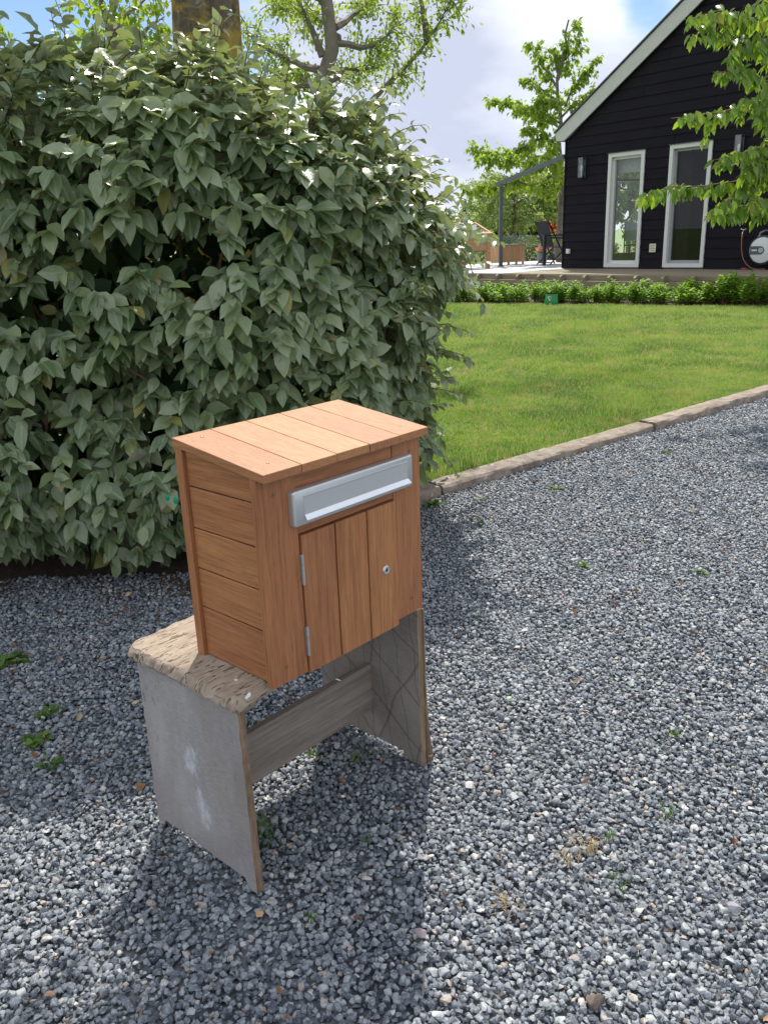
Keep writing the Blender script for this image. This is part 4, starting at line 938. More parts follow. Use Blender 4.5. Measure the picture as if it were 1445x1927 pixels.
# tap, hose and reel
e_ = fitting('garden_tap', 'chrome garden tap on the wall with a hose hanging from it', 'tap', 4.262, 1.14)
q = MB(); q.tube([(0, 0, 0), (0, -.07, 0), (0, -.095, -.02), (0, -.1, -.06)], .011, 10); q.build('spout', M['zinc'], e_, smooth=True)
q = MB(); q.tube([(-.05, -.07, .035), (-.02, -.07, .025), (.02, -.07, .025), (.05, -.07, .035)], [.015, .008, .008, .015], 8); q.tube([(0, -.07, 0), (0, -.07, .03)], .008, 8); q.build('handle', M['zinc'], e_, smooth=True)
hose = fitting('garden_hose', 'thin reddish brown hose curving from tap down to the deck', 'hose', 4.262, 1.08, b=-.13)
hp = [(0, 0, 0), (.0, -.01, -.08), (.02, -.02, -.25), (.07, -.03, -.42), (.15, -.03, -.53), (.26, -.03, -.60), (.38, -.05, -.62), (.52, -.05, -.61)]
hq, _, _ = resample(hp, .04); q = MB(); q.tube(hq, .0085, 8); q.build('tube', plain('hose_rubber', (.30, .12, .08), .5), hose, smooth=True)
q = MB(); q.tube([(0, 0, .012), (0, 0, -.05)], .014, 10); q.build('coupling', plain('orange_coupling', (.40, .15, .07), .5), hose, smooth=True)
e_ = fitting('hose_nozzle', 'red spray nozzle lying on the deck below the tap', 'nozzle', 4.40, .458, b=-.20)
q = MB(); q.tube([(-.06, 0, .016), (0, 0, .018), (.04, .01, .02)], [.012, .015, .010], 10); q.build('barrel', plain('red_plastic', (.45, .04, .03), .4), e_, smooth=True); q = MB(); q.tube([(.04, .01, .02), (.10, .02, .016)], .009, 8); q.build('tail', M['black_paint'], e_, smooth=True)
e_ = fitting('hose_reel', 'round white faced hose reel mounted low on the wall at right', 'hose reel', 4.72, .80)
q = MB(); q.box(-.20, .20, -.03, 0, -.22, .25); q.box(-.05, .05, -.10, -.031, .18, .22); q.build('wall_bracket', M['grey_metal'], e_, bevel=.004)
q = MB(); q.lathe((0, 0, 0), [(.24, -.20), (.255, -.19), (.255, -.05), (.24, -.04)], 36, 'y'); q.build('drum', plain('dark_green_plastic', (.02, .045, .04), .5), e_, smooth=True)
q = MB(); q.lathe((0, 0, 0), [(.225, -.201), (.22, -.222), (.19, -.232), (.0005, -.236)], 40, 'y'); fc = q.build('cover', plain('white_plastic', (.62, .64, .63), .4, 0, .03), e_, smooth=True)
q = MB(); q.prism(rrect(-.205, .06, -.072, .072, (.072, .072, .01, .01), 6), -.241, -.2365, 'y'); q.build('band', plain('slate_plastic', (.08, .09, .11), .5), fc)
q = MB(); q.lathe((0, 0, 0), [(.045, -.2415), (.045, -.252), (.03, -.255), (.02, -.246), (.0005, -.246)], 24, 'y'); q.build('hub', plain('grey_plastic', (.40, .40, .42), .5), fc, smooth=True)
q = MB(); q.box(-.175, -.075, -.2425, -.2412, -.012, .014); q.build('badge', M['white_paint'], fc)
q = MB(); q.tube([(-.13, -.1, .22), (-.11, -.1, .30), (-.03, -.1, .335), (.06, -.1, .335), (.13, -.1, .30), (.15, -.1, .22)], .018, 8); q.build('handle', plain('mid_grey_plastic', (.22, .22, .24), .5), e_, smooth=True)

# ------------------------------------------------------------------ terrace
q = MB(); q.box(-9, -.001, -1.995, 9, .32, .45); o = q.build('terrace', M['paving']); o.location = tuple(hw(0, 0)); o.rotation_euler = (0, 0, HYAW); o['kind'] = 'structure'
q = MB()
for k in range(14): q.box(0.0, 12, -1.995+k*.142, -1.995+k*.142+.136, .34, .449)
o = q.build('deck', M['deckwood']); o.location = tuple(hw(0, 0)); o.rotation_euler = (0, 0, HYAW); o['kind'] = 'structure'
te = empty('deck_edge', tuple(hw(0, 0)), HYAW); tag(te, 'weathered wooden edge of the raised deck with projecting joist ends', 'deck edging')
q = MB(); q.box(-9, 12, -2.16, -2.09, .225, .332); q.build('lower_beam', M['deckwood'], te, bevel=.003)
q = MB(); q.box(-9, 12, -2.03, -1.998, .30, .436); q.build('fascia', M['deckwood'], te, bevel=.003)
q = MB(); q.box(-9, 12, -2.0, -1.9, -.05, .30); q.build('skirting', M['deckwood'], te)
for k in range(26):
    a = -4.6+k*.57; q = MB(); q.prism([(-2.155, .3335), (-2.031, .3335), (-2.031, .442), (-2.10, .442), (-2.155, .40)], a-.028, a+.028, 'x'); q.build('joist_end', M['deckwood'], te, bevel=.003)

# pergola post and beam
Pp = onz(942, 501, .45); pt = at(938, 350, Pp[1])
pe = empty('pergola', (Pp[0], Pp[1], .45)); tag(pe, 'anthracite steel post and sloping beam joining the house corner', 'pergola')
q = MB(); q.box(-.045, .045, -.045, .045, 0, pt[2]-.45+.0); q.build('post', M['grey_metal'], pe, bevel=.004)
q = MB(); q.box(-.08, .08, -.08, .08, 0.001, .012); q.build('foot_plate', M['grey_metal'], pe)
he = hw(-.05, -.02, 2.80)-Pp; q = MB(); v0 = np.array([-.10, .22, pt[2]-.45+.05]); q.bar(v0, he+np.array([0, 0, .0]), .075, .09); q.build('beam', M['grey_metal'], pe, bevel=.004)
pe.location = (Pp[0], Pp[1], .45); he = hw(-.05, -.02, 2.80)
for o in pe.children:
    if o.name.startswith('beam'): pass

# cold frame on legs
def cedar(nm, ax): return wood(nm, ax, (.46, .24, .11), (.64, .37, .19), .8, .6, .3)
M['cedx'] = cedar('cedar_rail', 0); M['cedz'] = cedar('cedar_upright', 2)
P2 = onz(922, 504, .45); P1 = np.array([2.12, 20.75, .45]); dx = P2-P1; cl = np.linalg.norm(dx[:2]); cy = math.atan2(dx[1], dx[0]); cw = 1.05
cf = empty('cold_frame', tuple(P1), cy); tag(cf, 'wooden cold frame on legs with a gabled glass roof behind the hedge end', 'cold frame')
zl, zb, ze, zr = 0, .43, .76, 1.04
for x in (.045, cl-.045):
    for y in (.045, cw-.045): q = MB(); q.box(x-.045, x+.045, y-.045, y+.045, 0, ze-.001); q.build('leg', M['cedz'], cf, bevel=.004)
q = MB(); q.box(.091, cl-.091, .02, .045, zb, ze-.002); q.box(.091, cl-.091, cw-.045, cw-.02, zb, ze-.002); q.box(.02, .045, .091, cw-.091, zb, ze-.002); q.box(cl-.045, cl-.02, .091, cw-.091, zb, ze-.002); q.box(.046, cl-.046, .046, cw-.046, zb+.02, zb+.04)
q.build('trough', M['cedx'], cf, bevel=.002)
q = MB(); e1 = .05; q.box(-e1, cl+e1, -e1, .0-.0005, ze, ze+.05); q.box(-e1, cl+e1, cw+.0005, cw+e1, ze, ze+.05); q.box(-e1, -.0005, 0, cw, ze, ze+.05); q.box(cl+.0005, cl+e1, 0, cw, ze, ze+.05); q.build('rim', M['cedx'], cf, bevel=.002)
q = MB()
for x0 in (.0, cl-.022): q.prism([(0, ze+.051), (cw, ze+.051), (cw/2, zr)], x0, x0+.022, 'x')
q.build('gable', M['cedx'], cf)
for sgn in (0, 1):
    def S(x, f, h=0):     # point on the roof slope
        y = f*cw/2; z = ze+.055+(zr+.02-ze-.055)*f
        y2 = y if sgn == 0 else cw-y; nz = (cw/2)/math.hypot(cw/2, zr-ze); ny = -(zr-ze)/math.hypot(cw/2, zr-ze)*(1 if sgn == 0 else -1)
        return (x, y2+ny*h, z+nz*h)
    q = MB()
    for (xa, xb, fa, fb) in ((-.03, cl+.03, -.08, .06), (-.03, cl+.03, .93, 1.0), (-.03, .03, .06, .93), (cl-.03, cl+.03, .06, .93), (cl/2-.02, cl/2+.02, .06, .93)):
        q.add([S(xa, fa), S(xb, fa), S(xb, fb), S(xa, fb), S(xa, fa, .03), S(xb, fa, .03), S(xb, fb, .03), S(xa, fb, .03)], [(0,3,2,1),(4,5,6,7),(0,1,5,4),(1,2,6,5),(2,3,7,6),(3,0,4,7)])
    ld = q.build('roof_light', M['cedx'], cf)
    q = MB(); q.add([S(.0, .03, .015), S(cl, .03, .015), S(cl, .96, .015), S(.0, .96, .015)], [(0, 1, 2, 3)]); q.build('pane', M['glass_roof'], ld)

# planter with lavender
A0 = onz(944, 499, .45); B0 = onz(987, 496, .45); px_ = math.atan2(B0[1]-A0[1], B0[0]-A0[0]); pl_ = np.linalg.norm(B0-A0)
pn = empty('planter_box', tuple(A0), px_); tag(pn, 'upright cedar board planter standing on the pale terrace beside the post', 'planter')
q = MB(); nb = 8
for k in range(nb): x0 = k*pl_/nb; q.box(x0+.0015, x0+pl_/nb-.0015, 0, .02, .07, .50)
q.build('front_boards', M['cedz'], pn, bevel=.002)
for x0 in (.001, pl_-.021):
    q = MB()
    for k in range(4): q.box(x0, x0+.02, .021+k*.1, .021+k*.1+.097, .07, .50)
    q.build('side_boards', M['cedz'], pn, bevel=.002)
for x in (.0, pl_*.30, pl_*.64, pl_-.06): q = MB(); q.box(x, x+.06, .022, .05, 0, .069); q.build('foot', M['cedz'], pn)
q = MB(); q.box(-.01, pl_+.01, -.012, .43, .501, .512); q.build('rim', M['grey_metal'], pn)
q = MB(); q.box(.022, pl_-.022, .022, .40, .40, .49); q.build('soil', M['soil'], pn)
lv = empty('lavender', tuple(A0+np.array([.3, .25, .51]))); tag(lv, 'grey green lavender clump growing in the cedar planter', 'plant')
r = np.random.default_rng(12); n = 900; P = r.normal(0, 1, (n, 3))*np.array([.19, .10, .05])+np.array([0, 0, .09]); D = nrm(P*np.array([1, 1, 1.])+np.array([0, 0, .25])); P[:, 2] = np.abs(P[:, 2])
leaf_cloud('foliage', P, D, r.normal(0, 1, (n, 3)), r.uniform(.05, .09, n), [leaf_tpl(.14, .1, .1, 0, 2)], leafmat('lavender_leaf', [(0, (.13, .18, .11)), (1, (.28, .33, .25))], (.2, .25, .2), .2), lv)
n = 160; P = r.normal(0, 1, (n, 3))*np.array([.2, .1, .02])+np.array([0, 0, .19]); FL = leaf_cloud('flowers', P, r.normal(0, .3, (n, 3))+np.array([0, 0, 1.]), r.normal(0, 1, (n, 3)), r.uniform(.03, .05, n), [leaf_tpl(.3, .1, .1, 0, 2)], leafmat('lavender_flower', [(0, (.25, .2, .4)), (1, (.45, .38, .6))], (.3, .25, .45), .2), lv)

# folding chair and table
def bars(name, segs, parent, w_=.03, mt='black_paint'):
    q = MB()
    for a, b_ in segs: q.bar(a, b_, w_, w_, (0.1, .9, .2))
    return q.build(name, M[mt], parent)
C0 = onz(1024, 499, .45); tb_ = empty('patio_table', tuple(C0), R(8)); tag(tb_, 'slim black metal patio table at the house corner', 'table')
q = MB(); q.box(-.03, 1.3, -.03, .17, .70, .735); q.build('table_top', M['black_paint'], tb_, bevel=.003)
for x, y in ((.0, .0), (1.25, 0), (.03, .14), (1.25, .14)): q = MB(); q.box(x-.03, x+.03, y-.03, y+.03, 0, .699); q.build('leg', M['black_paint'], tb_)
fc_ = empty('folding_chair', tuple(C0+np.array([.36, .62, 0])), R(118)); tag(fc_, 'black folding chair with mesh back behind the patio table', 'chair')
q = MB(); q.add([(-.24, .20, .45), (.24, .20, .45), (.24, .42, 1.06), (-.24, .42, 1.06), (-.24, .21, .445), (.24, .21, .445), (.24, .43, 1.055), (-.24, .43, 1.055)], [(0,1,2,3),(4,7,6,5),(0,4,5,1),(2,6,7,3),(1,5,6,2),(0,3,7,4)]); q.build('backrest', plain('black_mesh_fabric', (.035, .037, .045), .8, 0, .2), fc_)
q = MB(); q.box(-.24, .24, -.22, .22, .42, .435); q.build('seat', plain('black_sling', (.03, .03, .036), .8), fc_)
for s_ in (-.26, .26):
    bars('frame', [((s_, .44, 1.08), (s_, -.25, .01))], fc_); bars('leg', [((s_, -.22, .44), (s_, .33, .01))], fc_, .025); bars('armrest', [((s_, .34, .66), (s_, -.2, .64))], fc_)
bars('crossbar', [((-.26, -.2, .1), (.26, -.2, .1)), ((-.26, .28, .06), (.26, .28, .06))], fc_, .02)
# pots
def pot(loc, r_, h, label, fl, fh, seed, mt='pot', nl=160):
    e = empty('flower_pot', tuple(loc)); tag(e, label, 'pot', 'blue grey pots on the terrace')
    q = MB(); q.lathe((0, 0, 0), [(r_*.7, 0), (r_*.95, h*.9), (r_*1.06, h*.9), (r_*1.06, h), (r_*.9, h), (r_*.88, h*.9)], 24); q.build('bowl', M[mt], e, smooth=True)
    q = MB(); q.lathe((0, 0, 0), [(r_*.87, h*.86), (r_*.87, h*.9)], 20); q.build('soil', M['soil'], e)
    r = np.random.default_rng(seed); P = r.normal(0, 1, (nl, 3))*np.array([r_*.55, r_*.55, fh*.3]); P[:, 2] = np.abs(P[:, 2])+h*.9
    leaf_cloud('foliage', P, r.normal(0, 1, (nl, 3))+np.array([0, 0, .2]), r.normal(0, 1, (nl, 3))+np.array([0, 0, 1]), r.uniform(.05, .09, nl), tp_small, M['shrub'], e)
    if fl:
        n = 46; P = r.normal(0, 1, (n, 3))*np.array([r_*.6, r_*.6, fh*.35]); P[:, 2] = np.abs(P[:, 2])+h+fh*.55
        FL = leaf_cloud('flowers', P, r.normal(0, 1, (n, 3)), r.normal(0, 1, (n, 3)), r.uniform(.06, .11, n), [leaf_tpl(.9, .3, .2, .05, 2)], fl, e)
red = leafmat('red_petal', [(0, (.55, .02, .01)), (1, (.75, .08, .02))], (.6, .04, .02), .3, .5, .3, (.8, .1, .02)); pink = leafmat('pink_petal', [(0, (.5, .12, .12)), (1, (.65, .3, .25))], (.5, .2, .2), .3, .5, .3, (.7, .3, .25))
pot(onz(1020, 494, .45), .16, .26, 'low blue grey pot with pink flowers under the black table', pink, .14, 1)
pot(onz(1054, 489, .45)+np.array([.0, .9, 0]), .26, .42, 'large blue grey pot with tall red flowers at the house corner', red, .62, 2, nl=300)
pot(onz(921, 499, .45)+np.array([0, .3, 0]), .11, .26, 'small blue grey pot standing behind the cold frame leg', None, .06, 3, nl=60)

# ------------------------------------------------------------------ green growth round the terrace
def leafy(name, label, cat, c, half, n, size, mt, seed, group=None, e=3., lump=.08, stems=True):
    """shrub or clipped hedge : leaves through the outer shell of a rounded box, with stems"""
    r = np.random.default_rng(seed); root = empty(name, (c[0], c[1], 0)); tag(root, label, cat, group); half = np.array(half)
    dv = nrm(r.normal(0, 1, (n, 3))*half); u = nrm(dv/half); k = (np.abs(u)**e).sum(1)**(-1/e); sh = 1-np.abs(r.normal(0, .13, n))
    P = u*(k*sh)[:, None]*half; P += (lump*np.sin(P[:, 0]*9/half[0]+seed)*np.cos(P[:, 2]*7/half[2]+P[:, 1]*5))[:, None]*nrm(u)
    Nn = nrm(u/half); P[:, 2] += c[2]; P = P[P[:, 2] > .02]; Nn = Nn[:len(P)]; n = len(P)
    leaf_cloud('foliage', P, Nn*.6+r.normal(0, .6, (n, 3)), np.array([0, 0, .8])+Nn*.5+r.normal(0, .5, (n, 3)), r.uniform(*size, n), tp_small, mt, root)
    if stems:
        q = MB()
        for k in range(14):
            x, y = r.uniform(-.7, .7, 2)*half[:2]; q.tube([(x*.8, y*.8, 0), (x, y, c[2]*.6), (x*1.1, y*1.1, c[2]+half[2]*.5)], [.012, .009, .005], 5)
        q.build('stems', M['twig'], root, smooth=True)
    return root
# low shrubs in front of the deck
def shrub(x, y, h, seed, i):
    r = np.random.default_rng(seed); root = empty('low_shrub', (x, y, 0)); tag(root, 'bright green bushy low shrub in the row before the deck', 'shrub', 'low shrubs in front of the deck')
    P, D, U, S = [], [], [], []; q = MB(); ns = r.integers(24, 32)
    for k in range(ns):
        a = r.uniform(0, 6.28); rad = r.uniform(.0, .30); b_ = np.array([rad*.45*math.cos(a), rad*.45*math.sin(a), 0]); hh = h*r.uniform(.6, 1.05)*(1-.25*rad/.3); tip = np.array([rad*math.cos(a)*1.05, rad*math.sin(a)*1.05, hh])
        q.tube([b_, b_*.5+tip*.5+np.array([0, 0, .04]), tip], [.006, .004, .002], 4, cap=False); m_ = int(hh/.018)
        for j in range(m_):
            f = .25+.75*j/m_; p = b_*(1-f)+tip*f; an = j*2.4+r.uniform(0, .6); o_ = np.array([math.cos(an), math.sin(an), .25+.5*f*f])
            P.append(p); D.append(o_); U.append(np.array([0, 0, 1.])+r.normal(0, .25, 3)); S.append(r.uniform(.065, .11)*(1.1-.3*f))
    q.build('stems', M['twig'], root, smooth=True); leaf_cloud('foliage', np.array(P), np.array(D), np.array(U), np.array(S), [leaf_tpl(.42, .2, .25, .01, 3, 1, s_) for s_ in range(2)], M['shrub'], root)
rs = random.Random(3); i = 0
line = [(-1.9, 17.05), (1.5, 16.62), (3.15, 15.55), (5.15, 14.25), (6.6, 13.2), (8.4, 12.0)]
lq, lt, ll = resample([(a, b_, 0) for a, b_ in line], .36)
for p in lq:
    if p[0] < .2: continue
    for row in (0, .33):
        i += 1; shrub(p[0]+row*.55+rs.uniform(-.07, .07), p[1]+row*.8+rs.uniform(-.05, .05), rs.uniform(.34, .43)+(.14 if p[0] > 5.6 else 0), 500+i, i)
low = [o for o in bpy.data.objects if o.name.split('.')[0] == 'low_shrub']
def relabel(px, py, txt):
    p = onz(px, py, 0); o = min((q for q in low), key=lambda q: (q.location[0]-p[0])**2+(q.location[1]-p[1])**2); o['label'] = txt; low.remove(o)
relabel(1037, 568, 'low bright green shrub directly behind the green bag'); relabel(1015, 568, 'low shrub just left of the green bag'); relabel(1062, 570, 'low shrub just right of the green bag')
relabel(1175, 573, 'low green shrub below the left tall window'); relabel(1290, 575, 'low green shrub below the right tall window'); relabel(1435, 578, 'taller low shrub below the hose reel at the right edge'); relabel(1120, 571, 'low shrub midway between the green bag and the left window')
# green bag of plant food
bp = onz(1037, 575, 0); bag = empty('plant_food_bag', tuple(bp), R(-6)); tag(bag, 'open green plastic bag with a printed emblem at the edge of the lawn', 'bag')
q = MB(); rg = []
for z, w_, d_, j in ((0, .11, .05, 0), (.02, .118, .06, 0), (.10, .115, .055, .004), (.17, .108, .045, .005), (.205, .104, .040, .008)):
    rg.append([(w_*math.copysign(abs(math.cos(t_))**.5, math.cos(t_))+random.uniform(-j, j), d_*math.copysign(abs(math.sin(t_))**.6, math.sin(t_))+random.uniform(-j, j), z+random.uniform(-j, j)) for t_ in [2*math.pi*k/20 for k in range(20)]])
F = [(k*20+i_, k*20+(i_+1) % 20, (k+1)*20+(i_+1) % 20, (k+1)*20+i_) for k in range(4) for i_ in range(20)]+[tuple(range(20))]
q.add(sum(rg, []), F); q.build('body', plain('green_plastic_bag', (.015, .24, .07), .3, 0, .2, 20), bag, smooth=True)
q = MB(); q.add([(x, y, z+.001+(.02 if y > 0 else 0)) for x, y, z in rg[-1]]+[(x*.9, y*.7, .17) for x, y, z in rg[-1]], [(i_, (i_+1) % 20, 20+(i_+1) % 20, 20+i_) for i_ in range(20)]+[tuple(20+i_ for i_ in range(20))]); q.build('opening', M['dark'], bag)
q = MB(); q.prism([(-.075, .165), (-.02, .170), (-.005, .13), (-.03, .085), (-.05, .10)], -.0625, -.0605, 'y'); em = q.build('emblem', plain('pale_print', (.6, .62, .5), .5), bag)
q = MB(); q.prism([(-.055, .155), (-.02, .158), (-.012, .13), (-.033, .105)], -.0645, -.063, 'y'); q.build('emblem_centre', plain('brown_print', (.30, .14, .10), .5), em)
q = MB(); q.prism([(-.055, .02), (-.01, .015), (-.005, .045), (-.035, .055)], -.0645, -.0625, 'y'); q.build('print_patch', plain('grey_print', (.45, .48, .42), .5), bag)
# hedge behind the terrace and round bush
def hedgebox(x0, y0, x1, y1, h, d, n, label, seed, mt='privet', name='clipped_hedge', size=(.05, .085)):
    cx, cy_ = (x0+x1)/2, (y0+y1)/2; ln = math.hypot(x1-x0, y1-y0); rt = leafy(name, label, 'hedge', (0, 0, h/2), (ln/2, d/2, h/2), n, size, M[mt], seed, e=6, lump=.05)
    rt.location = (cx, cy_, 0); rt.rotation_euler = (0, 0, math.atan2(y1-y0, x1-x0)); return rt
hedgebox(1.0, 24.6, 7.6, 27.4, .93, .9, 34000, 'variegated clipped hedge running behind the terrace', 21)
hedgebox(8.2, 27.8, 15, 29.5, 1.9, 1.0, 22000, 'pale leaved hedge seen only through the left window', 22)
leafy('rounded_bush', 'rounded clipped bush with pale blossom behind the terrace hedge', 'bush', (5.75, 30.5, .52), (1.15, .7, .62), 9000, (.05, .09), M['privet'], 23, lump=.04)
leafy('yellow_bush', 'yellow green bush between the cold frame and the grey post', 'bush', (3.55, 27.5, .7), (.45, .4, .6), 2600, (.05, .08), M['ash'], 24)
def auto_tree(name, x, y, h, wd, label, leafm, seed, lsize, per=9, twig=.45, nl=12, r0=.09, z0=.25, lean=0, group=None, bark=None, step=.25, hang=.5):
    r = np.random.default_rng(seed); b_ = np.array([x, y, 0.]); tr = [b_, b_+[lean*.3, 0, h*.35], b_+[lean*.7, .1, h*.65], b_+[lean, 0, h*.95]]
    lm = []
    for k in range(nl):
        f = z0+(1-z0)*(k+.5)/nl*.92; a = k*2.4+r.uniform(0, .5); s_ = b_+np.array([lean*f, 0, h*f*.9]); rr_ = wd/2*math.sqrt(max(.08, 1-((f-.5)/.62)**2))*r.uniform(.75, 1.1)
        e_ = s_+np.array([math.cos(a)*rr_, math.sin(a)*rr_, h*.12*r.uniform(.2, 1.6)]); lm.append([s_, s_*.5+e_*.5+np.array([0, 0, h*.04]), e_])
    return tree(name, b_, tr, lm, bark or M['bark'], leafm, tpls=tp_small, label=label, group=group, seed=seed, twig_len=twig, twig_step=step, lsize=lsize, per=per, hang=hang, r0=r0, rl=.4, start=.15, jit=.06)
def tx(px, Y, py=440): return at(px, py, Y)[0]
for (px, Y, h, wd, lb, mt, sd_) in ((912, 40, 3.7, 1.7, 'small grey green tree at the left edge of the garden trees', 'willow', 31), (938, 35, 3.5, 2.3, 'bushy grey green tree right behind the steel post', 'willow', 32),
        (966, 33, 3.5, 2.0, 'dark stemmed grey green tree between post and shed', 'willow', 33), (1000, 36, 3.6, 2.6, 'pale green garden tree in front of the shed', 'willow', 34),
        (1040, 37, 3.4, 2.7, 'yellow green garden tree nearest the black house', 'ash', 35)):
    auto_tree('garden_tree', tx(px, Y), Y, h, wd, lb, M[mt], sd_, (.10, .16), per=22, nl=18, r0=.08, twig=.5, z0=.36, step=.2)
auto_tree('tall_tree', tx(1040, 48), 48, 4.8, 4.5, 'taller tree behind the yellow green garden tree', M['ash'], 36, (.18, .28), per=12, nl=16, twig=.8, step=.35)
auto_tree('window_tree', 9.2, 31.5, 5.5, 5.0, 'leafy green tree seen through the left window', M['ash'], 37, (.18, .28), per=26, nl=24, twig=.8, step=.35)
auto_tree('window_tree', 12.6, 36, 7, 6, 'darker green tree further right seen through the left window', M['shrub'], 38, (.2, .3), per=26, nl=24, twig=.8, step=.35)
for (px, Y, h, wd, lb, mt, sd_) in ((818, 60, 2.9, 2.3, 'distant dark round tree above the cold frame', 'darkleaf', 41), (841, 80, 3.4, 2.2, 'distant pale tree left of the dark conifer', 'willow', 42), (868, 90, 4.0, 2.6, 'distant grey green tree beside the dark conifer', 'willow', 43)):
    auto_tree('distant_tree', tx(px, Y), Y, h, wd, lb, M[mt], sd_, (.25, .4), per=10, nl=12, twig=.8, step=.4, r0=.08, z0=.1)
# conifer
leafy('conifer', 'narrow dark clipped conifer beside the brick gable', 'tree', (tx(887, 70), 70, 1.7), (.75, .6, 1.75), 3500, (.14, .22), M['darkleaf'], 44, e=8, lump=.05)
# brick house far away
bx = at(935, 385, 75); bh = empty('brick_house', (bx[0], 75, 0), R(0)); tag(bh, 'distant brown brick house with a steep gable edged in pale trim', 'house')
m, t, b = mat('brown_brick'); bk = N(t, 'ShaderNodeTexBrick', i_Scale=4); bk.inputs['Color1'].default_value = (.20, .11, .07, 1); bk.inputs['Color2'].default_value = (.26, .15, .10, 1); bk.inputs['Mortar'].default_value = (.3, .27, .24, 1)
mpp = N(t, 'ShaderNodeMapping'); mpp.inputs['Rotation'].default_value = (R(90), 0, 0); L(t, ocoord(t), mpp.inputs[0]); L(t, mpp.outputs[0], bk.inputs[0]); L(t, bk.outputs[0], b.inputs['Base Color']); b.inputs['Roughness'].default_value = .85
q = MB(); q.prism([(-2.6, 0), (3.6, 0), (3.6, 1.2), (.5, 5.3), (-2.6, 1.2)], 0, 8, 'y'); q.build('wall', m, bh)
q = MB(); q.prism([(-2.8, .95), (.5, 5.35), (3.8, .95), (3.8, 1.15), (.5, 5.55), (-2.8, 1.15)], -.2, 8.2, 'y'); q.build('roof', M['tile'], bh)
q = MB(); q.prism([(-2.8, .90), (.5, 5.28), (3.8, .90), (3.8, 1.1), (.5, 5.5), (-2.8, 1.1)], -.24, -.202, 'y'); q.build('bargeboard', M['white_paint'], bh)
# dark shed with flat pale roof
sx = at(990, 440, 44); sh = empty('garden_shed', (sx[0], 44, 0)); tag(sh, 'low dark open shed with a pale flat roof behind the garden trees', 'shed')
q = MB(); q.box(-1.9, 2.4, 2.0, 2.1, 0, 1.35); q.box(-1.9, -1.8, .1, 1.999, 0, 1.35); q.build('wall', plain('dark_shed_timber', (.02, .02, .03), .8), sh)
q = MB(); q.box(-2.1, 2.6, -.3, 2.3, 1.42, 1.62); q.build('roof', plain('pale_roof_edge', (.40, .40, .38), .7), sh)
for x in (-1.7, -.1, .9, 2.2): q = MB(); q.box(x, x+.1, 0, .1, 0, 1.419); q.build('post', M['oak'] if x > .5 else M['sash'], sh)

# ------------------------------------------------------------------ weeds, litter and oddments on the gravel
def clump(name, label, loc, nb, rad, h, mt, seed, wd=.0009, cat='weed', lean=.9):
    o = tuft(seed, nb, rad, h, mt, wd, lean); o.name = name; col.objects.link(o); o.location = tuple(loc); tag(o, label, cat); return o
dry = leafmat('dry_grass', [(0, (.22, .15, .08)), (.5, (.42, .31, .17)), (1, (.16, .22, .05))], (.4, .3, .15), .2, .7, .2, (.5, .35, .15))
grn = leafmat('weed_grass', [(0, (.05, .13, .02)), (.7, (.10, .20, .03)), (1, (.30, .30, .10))], (.1, .2, .04), .35, .5, .3, (.25, .45, .04))
clump('grass_clump', 'dark grass clump growing beside the near bench leg', onz(489, 1575), 60, .035, (.03, .075), grn, 1)
clump('grass_clump', 'thin dry grass clump in the shadow by the far bench leg', onz(672, 1432), 30, .03, (.02, .05), grn, 2)
clump('grass_clump', 'small green sprout under the bench stretcher', onz(588, 1424), 22, .014, (.015, .04), grn, 3)
clump('straw_tuft', 'largest straw coloured dry tuft on the sunlit gravel', onz(1108, 1600), 60, .026, (.01, .03), dry, 4, lean=1.6)
clump('straw_tuft', 'dry straw tuft left of the largest one', onz(1070, 1618), 36, .018, (.01, .025), dry, 5, lean=1.6)
clump('straw_tuft', 'straw tuft with green blades near the bottom of the drive', onz(950, 1712), 44, .022, (.012, .032), dry, 6, lean=1.6)
clump('green_sprout', 'bright green grass sprout right of the straw tufts', onz(1147, 1578), 22, .010, (.014, .03), grn, 7)
clump('green_sprout', 'sparse green and yellow sprout with two blades right of the drive', onz(1170, 1668), 26, .03, (.014, .04), grn, 8)
clump('green_sprout', 'lone green tuft on the sunlit gravel at right', onz(1268, 1384), 26, .014, (.014, .03), grn, 9)
clump('green_sprout', 'small grass sprout in the gravel below the bench', onz(588, 1732), 22, .010, (.012, .028), grn, 10)
clump('green_sprout', 'small dark sprout in the shaded gravel right of the bench', onz(688, 1584), 18, .010, (.012, .024), grn, 11)
clump('green_sprout', 'wide faint sprout at right of the drive, upper', onz(1260, 1532), 30, .03, (.01, .03), grn, 12)
M['weed'] = leafmat('weed_leaf', [(0, (.05, .11, .02)), (.7, (.10, .19, .04)), (1, (.22, .26, .08))], (.1, .18, .05), .3, .55, .3, (.2, .35, .04))
def rosette(label, loc, n, size, seed, flat=.3):
    r = np.random.default_rng(seed); P = np.zeros((n, 3))+r.normal(0, size*.35, (n, 3))*np.array([1, 1, 0]); a = r.uniform(0, 6.28, n); D = np.c_[np.cos(a), np.sin(a), r.uniform(.1, flat*2, n)]
    o = leaf_cloud('leafy_weed', P, D, np.array([0, 0, 1.])+r.normal(0, .3, (n, 3)), r.uniform(.45, 1.0, n)*size, [leaf_tpl(.5, .2, .25, .01, 3, 1, k) for k in range(2)], M['weed']); o.location = tuple(loc+np.array([0, 0, .004])); tag(o, label, 'weed'); return o
rosette('bright broad leaved weed at the foot of the kerb beside the mailbox', onz(815, 952), 30, .055, 1, .5)
rosette('leafy weed in the gravel just below the second kerb stone', onz(1045, 921), 26, .04, 2)
rosette('yellowish flat weed in the gravel near the middle of the kerb', onz(1255, 852), 26, .035, 3)
rosette('small leafy weed close to the kerb end', onz(905, 942), 14, .035, 4)
rosette('tiny weed between two kerb stones', onz(905, 985), 12, .03, 5)
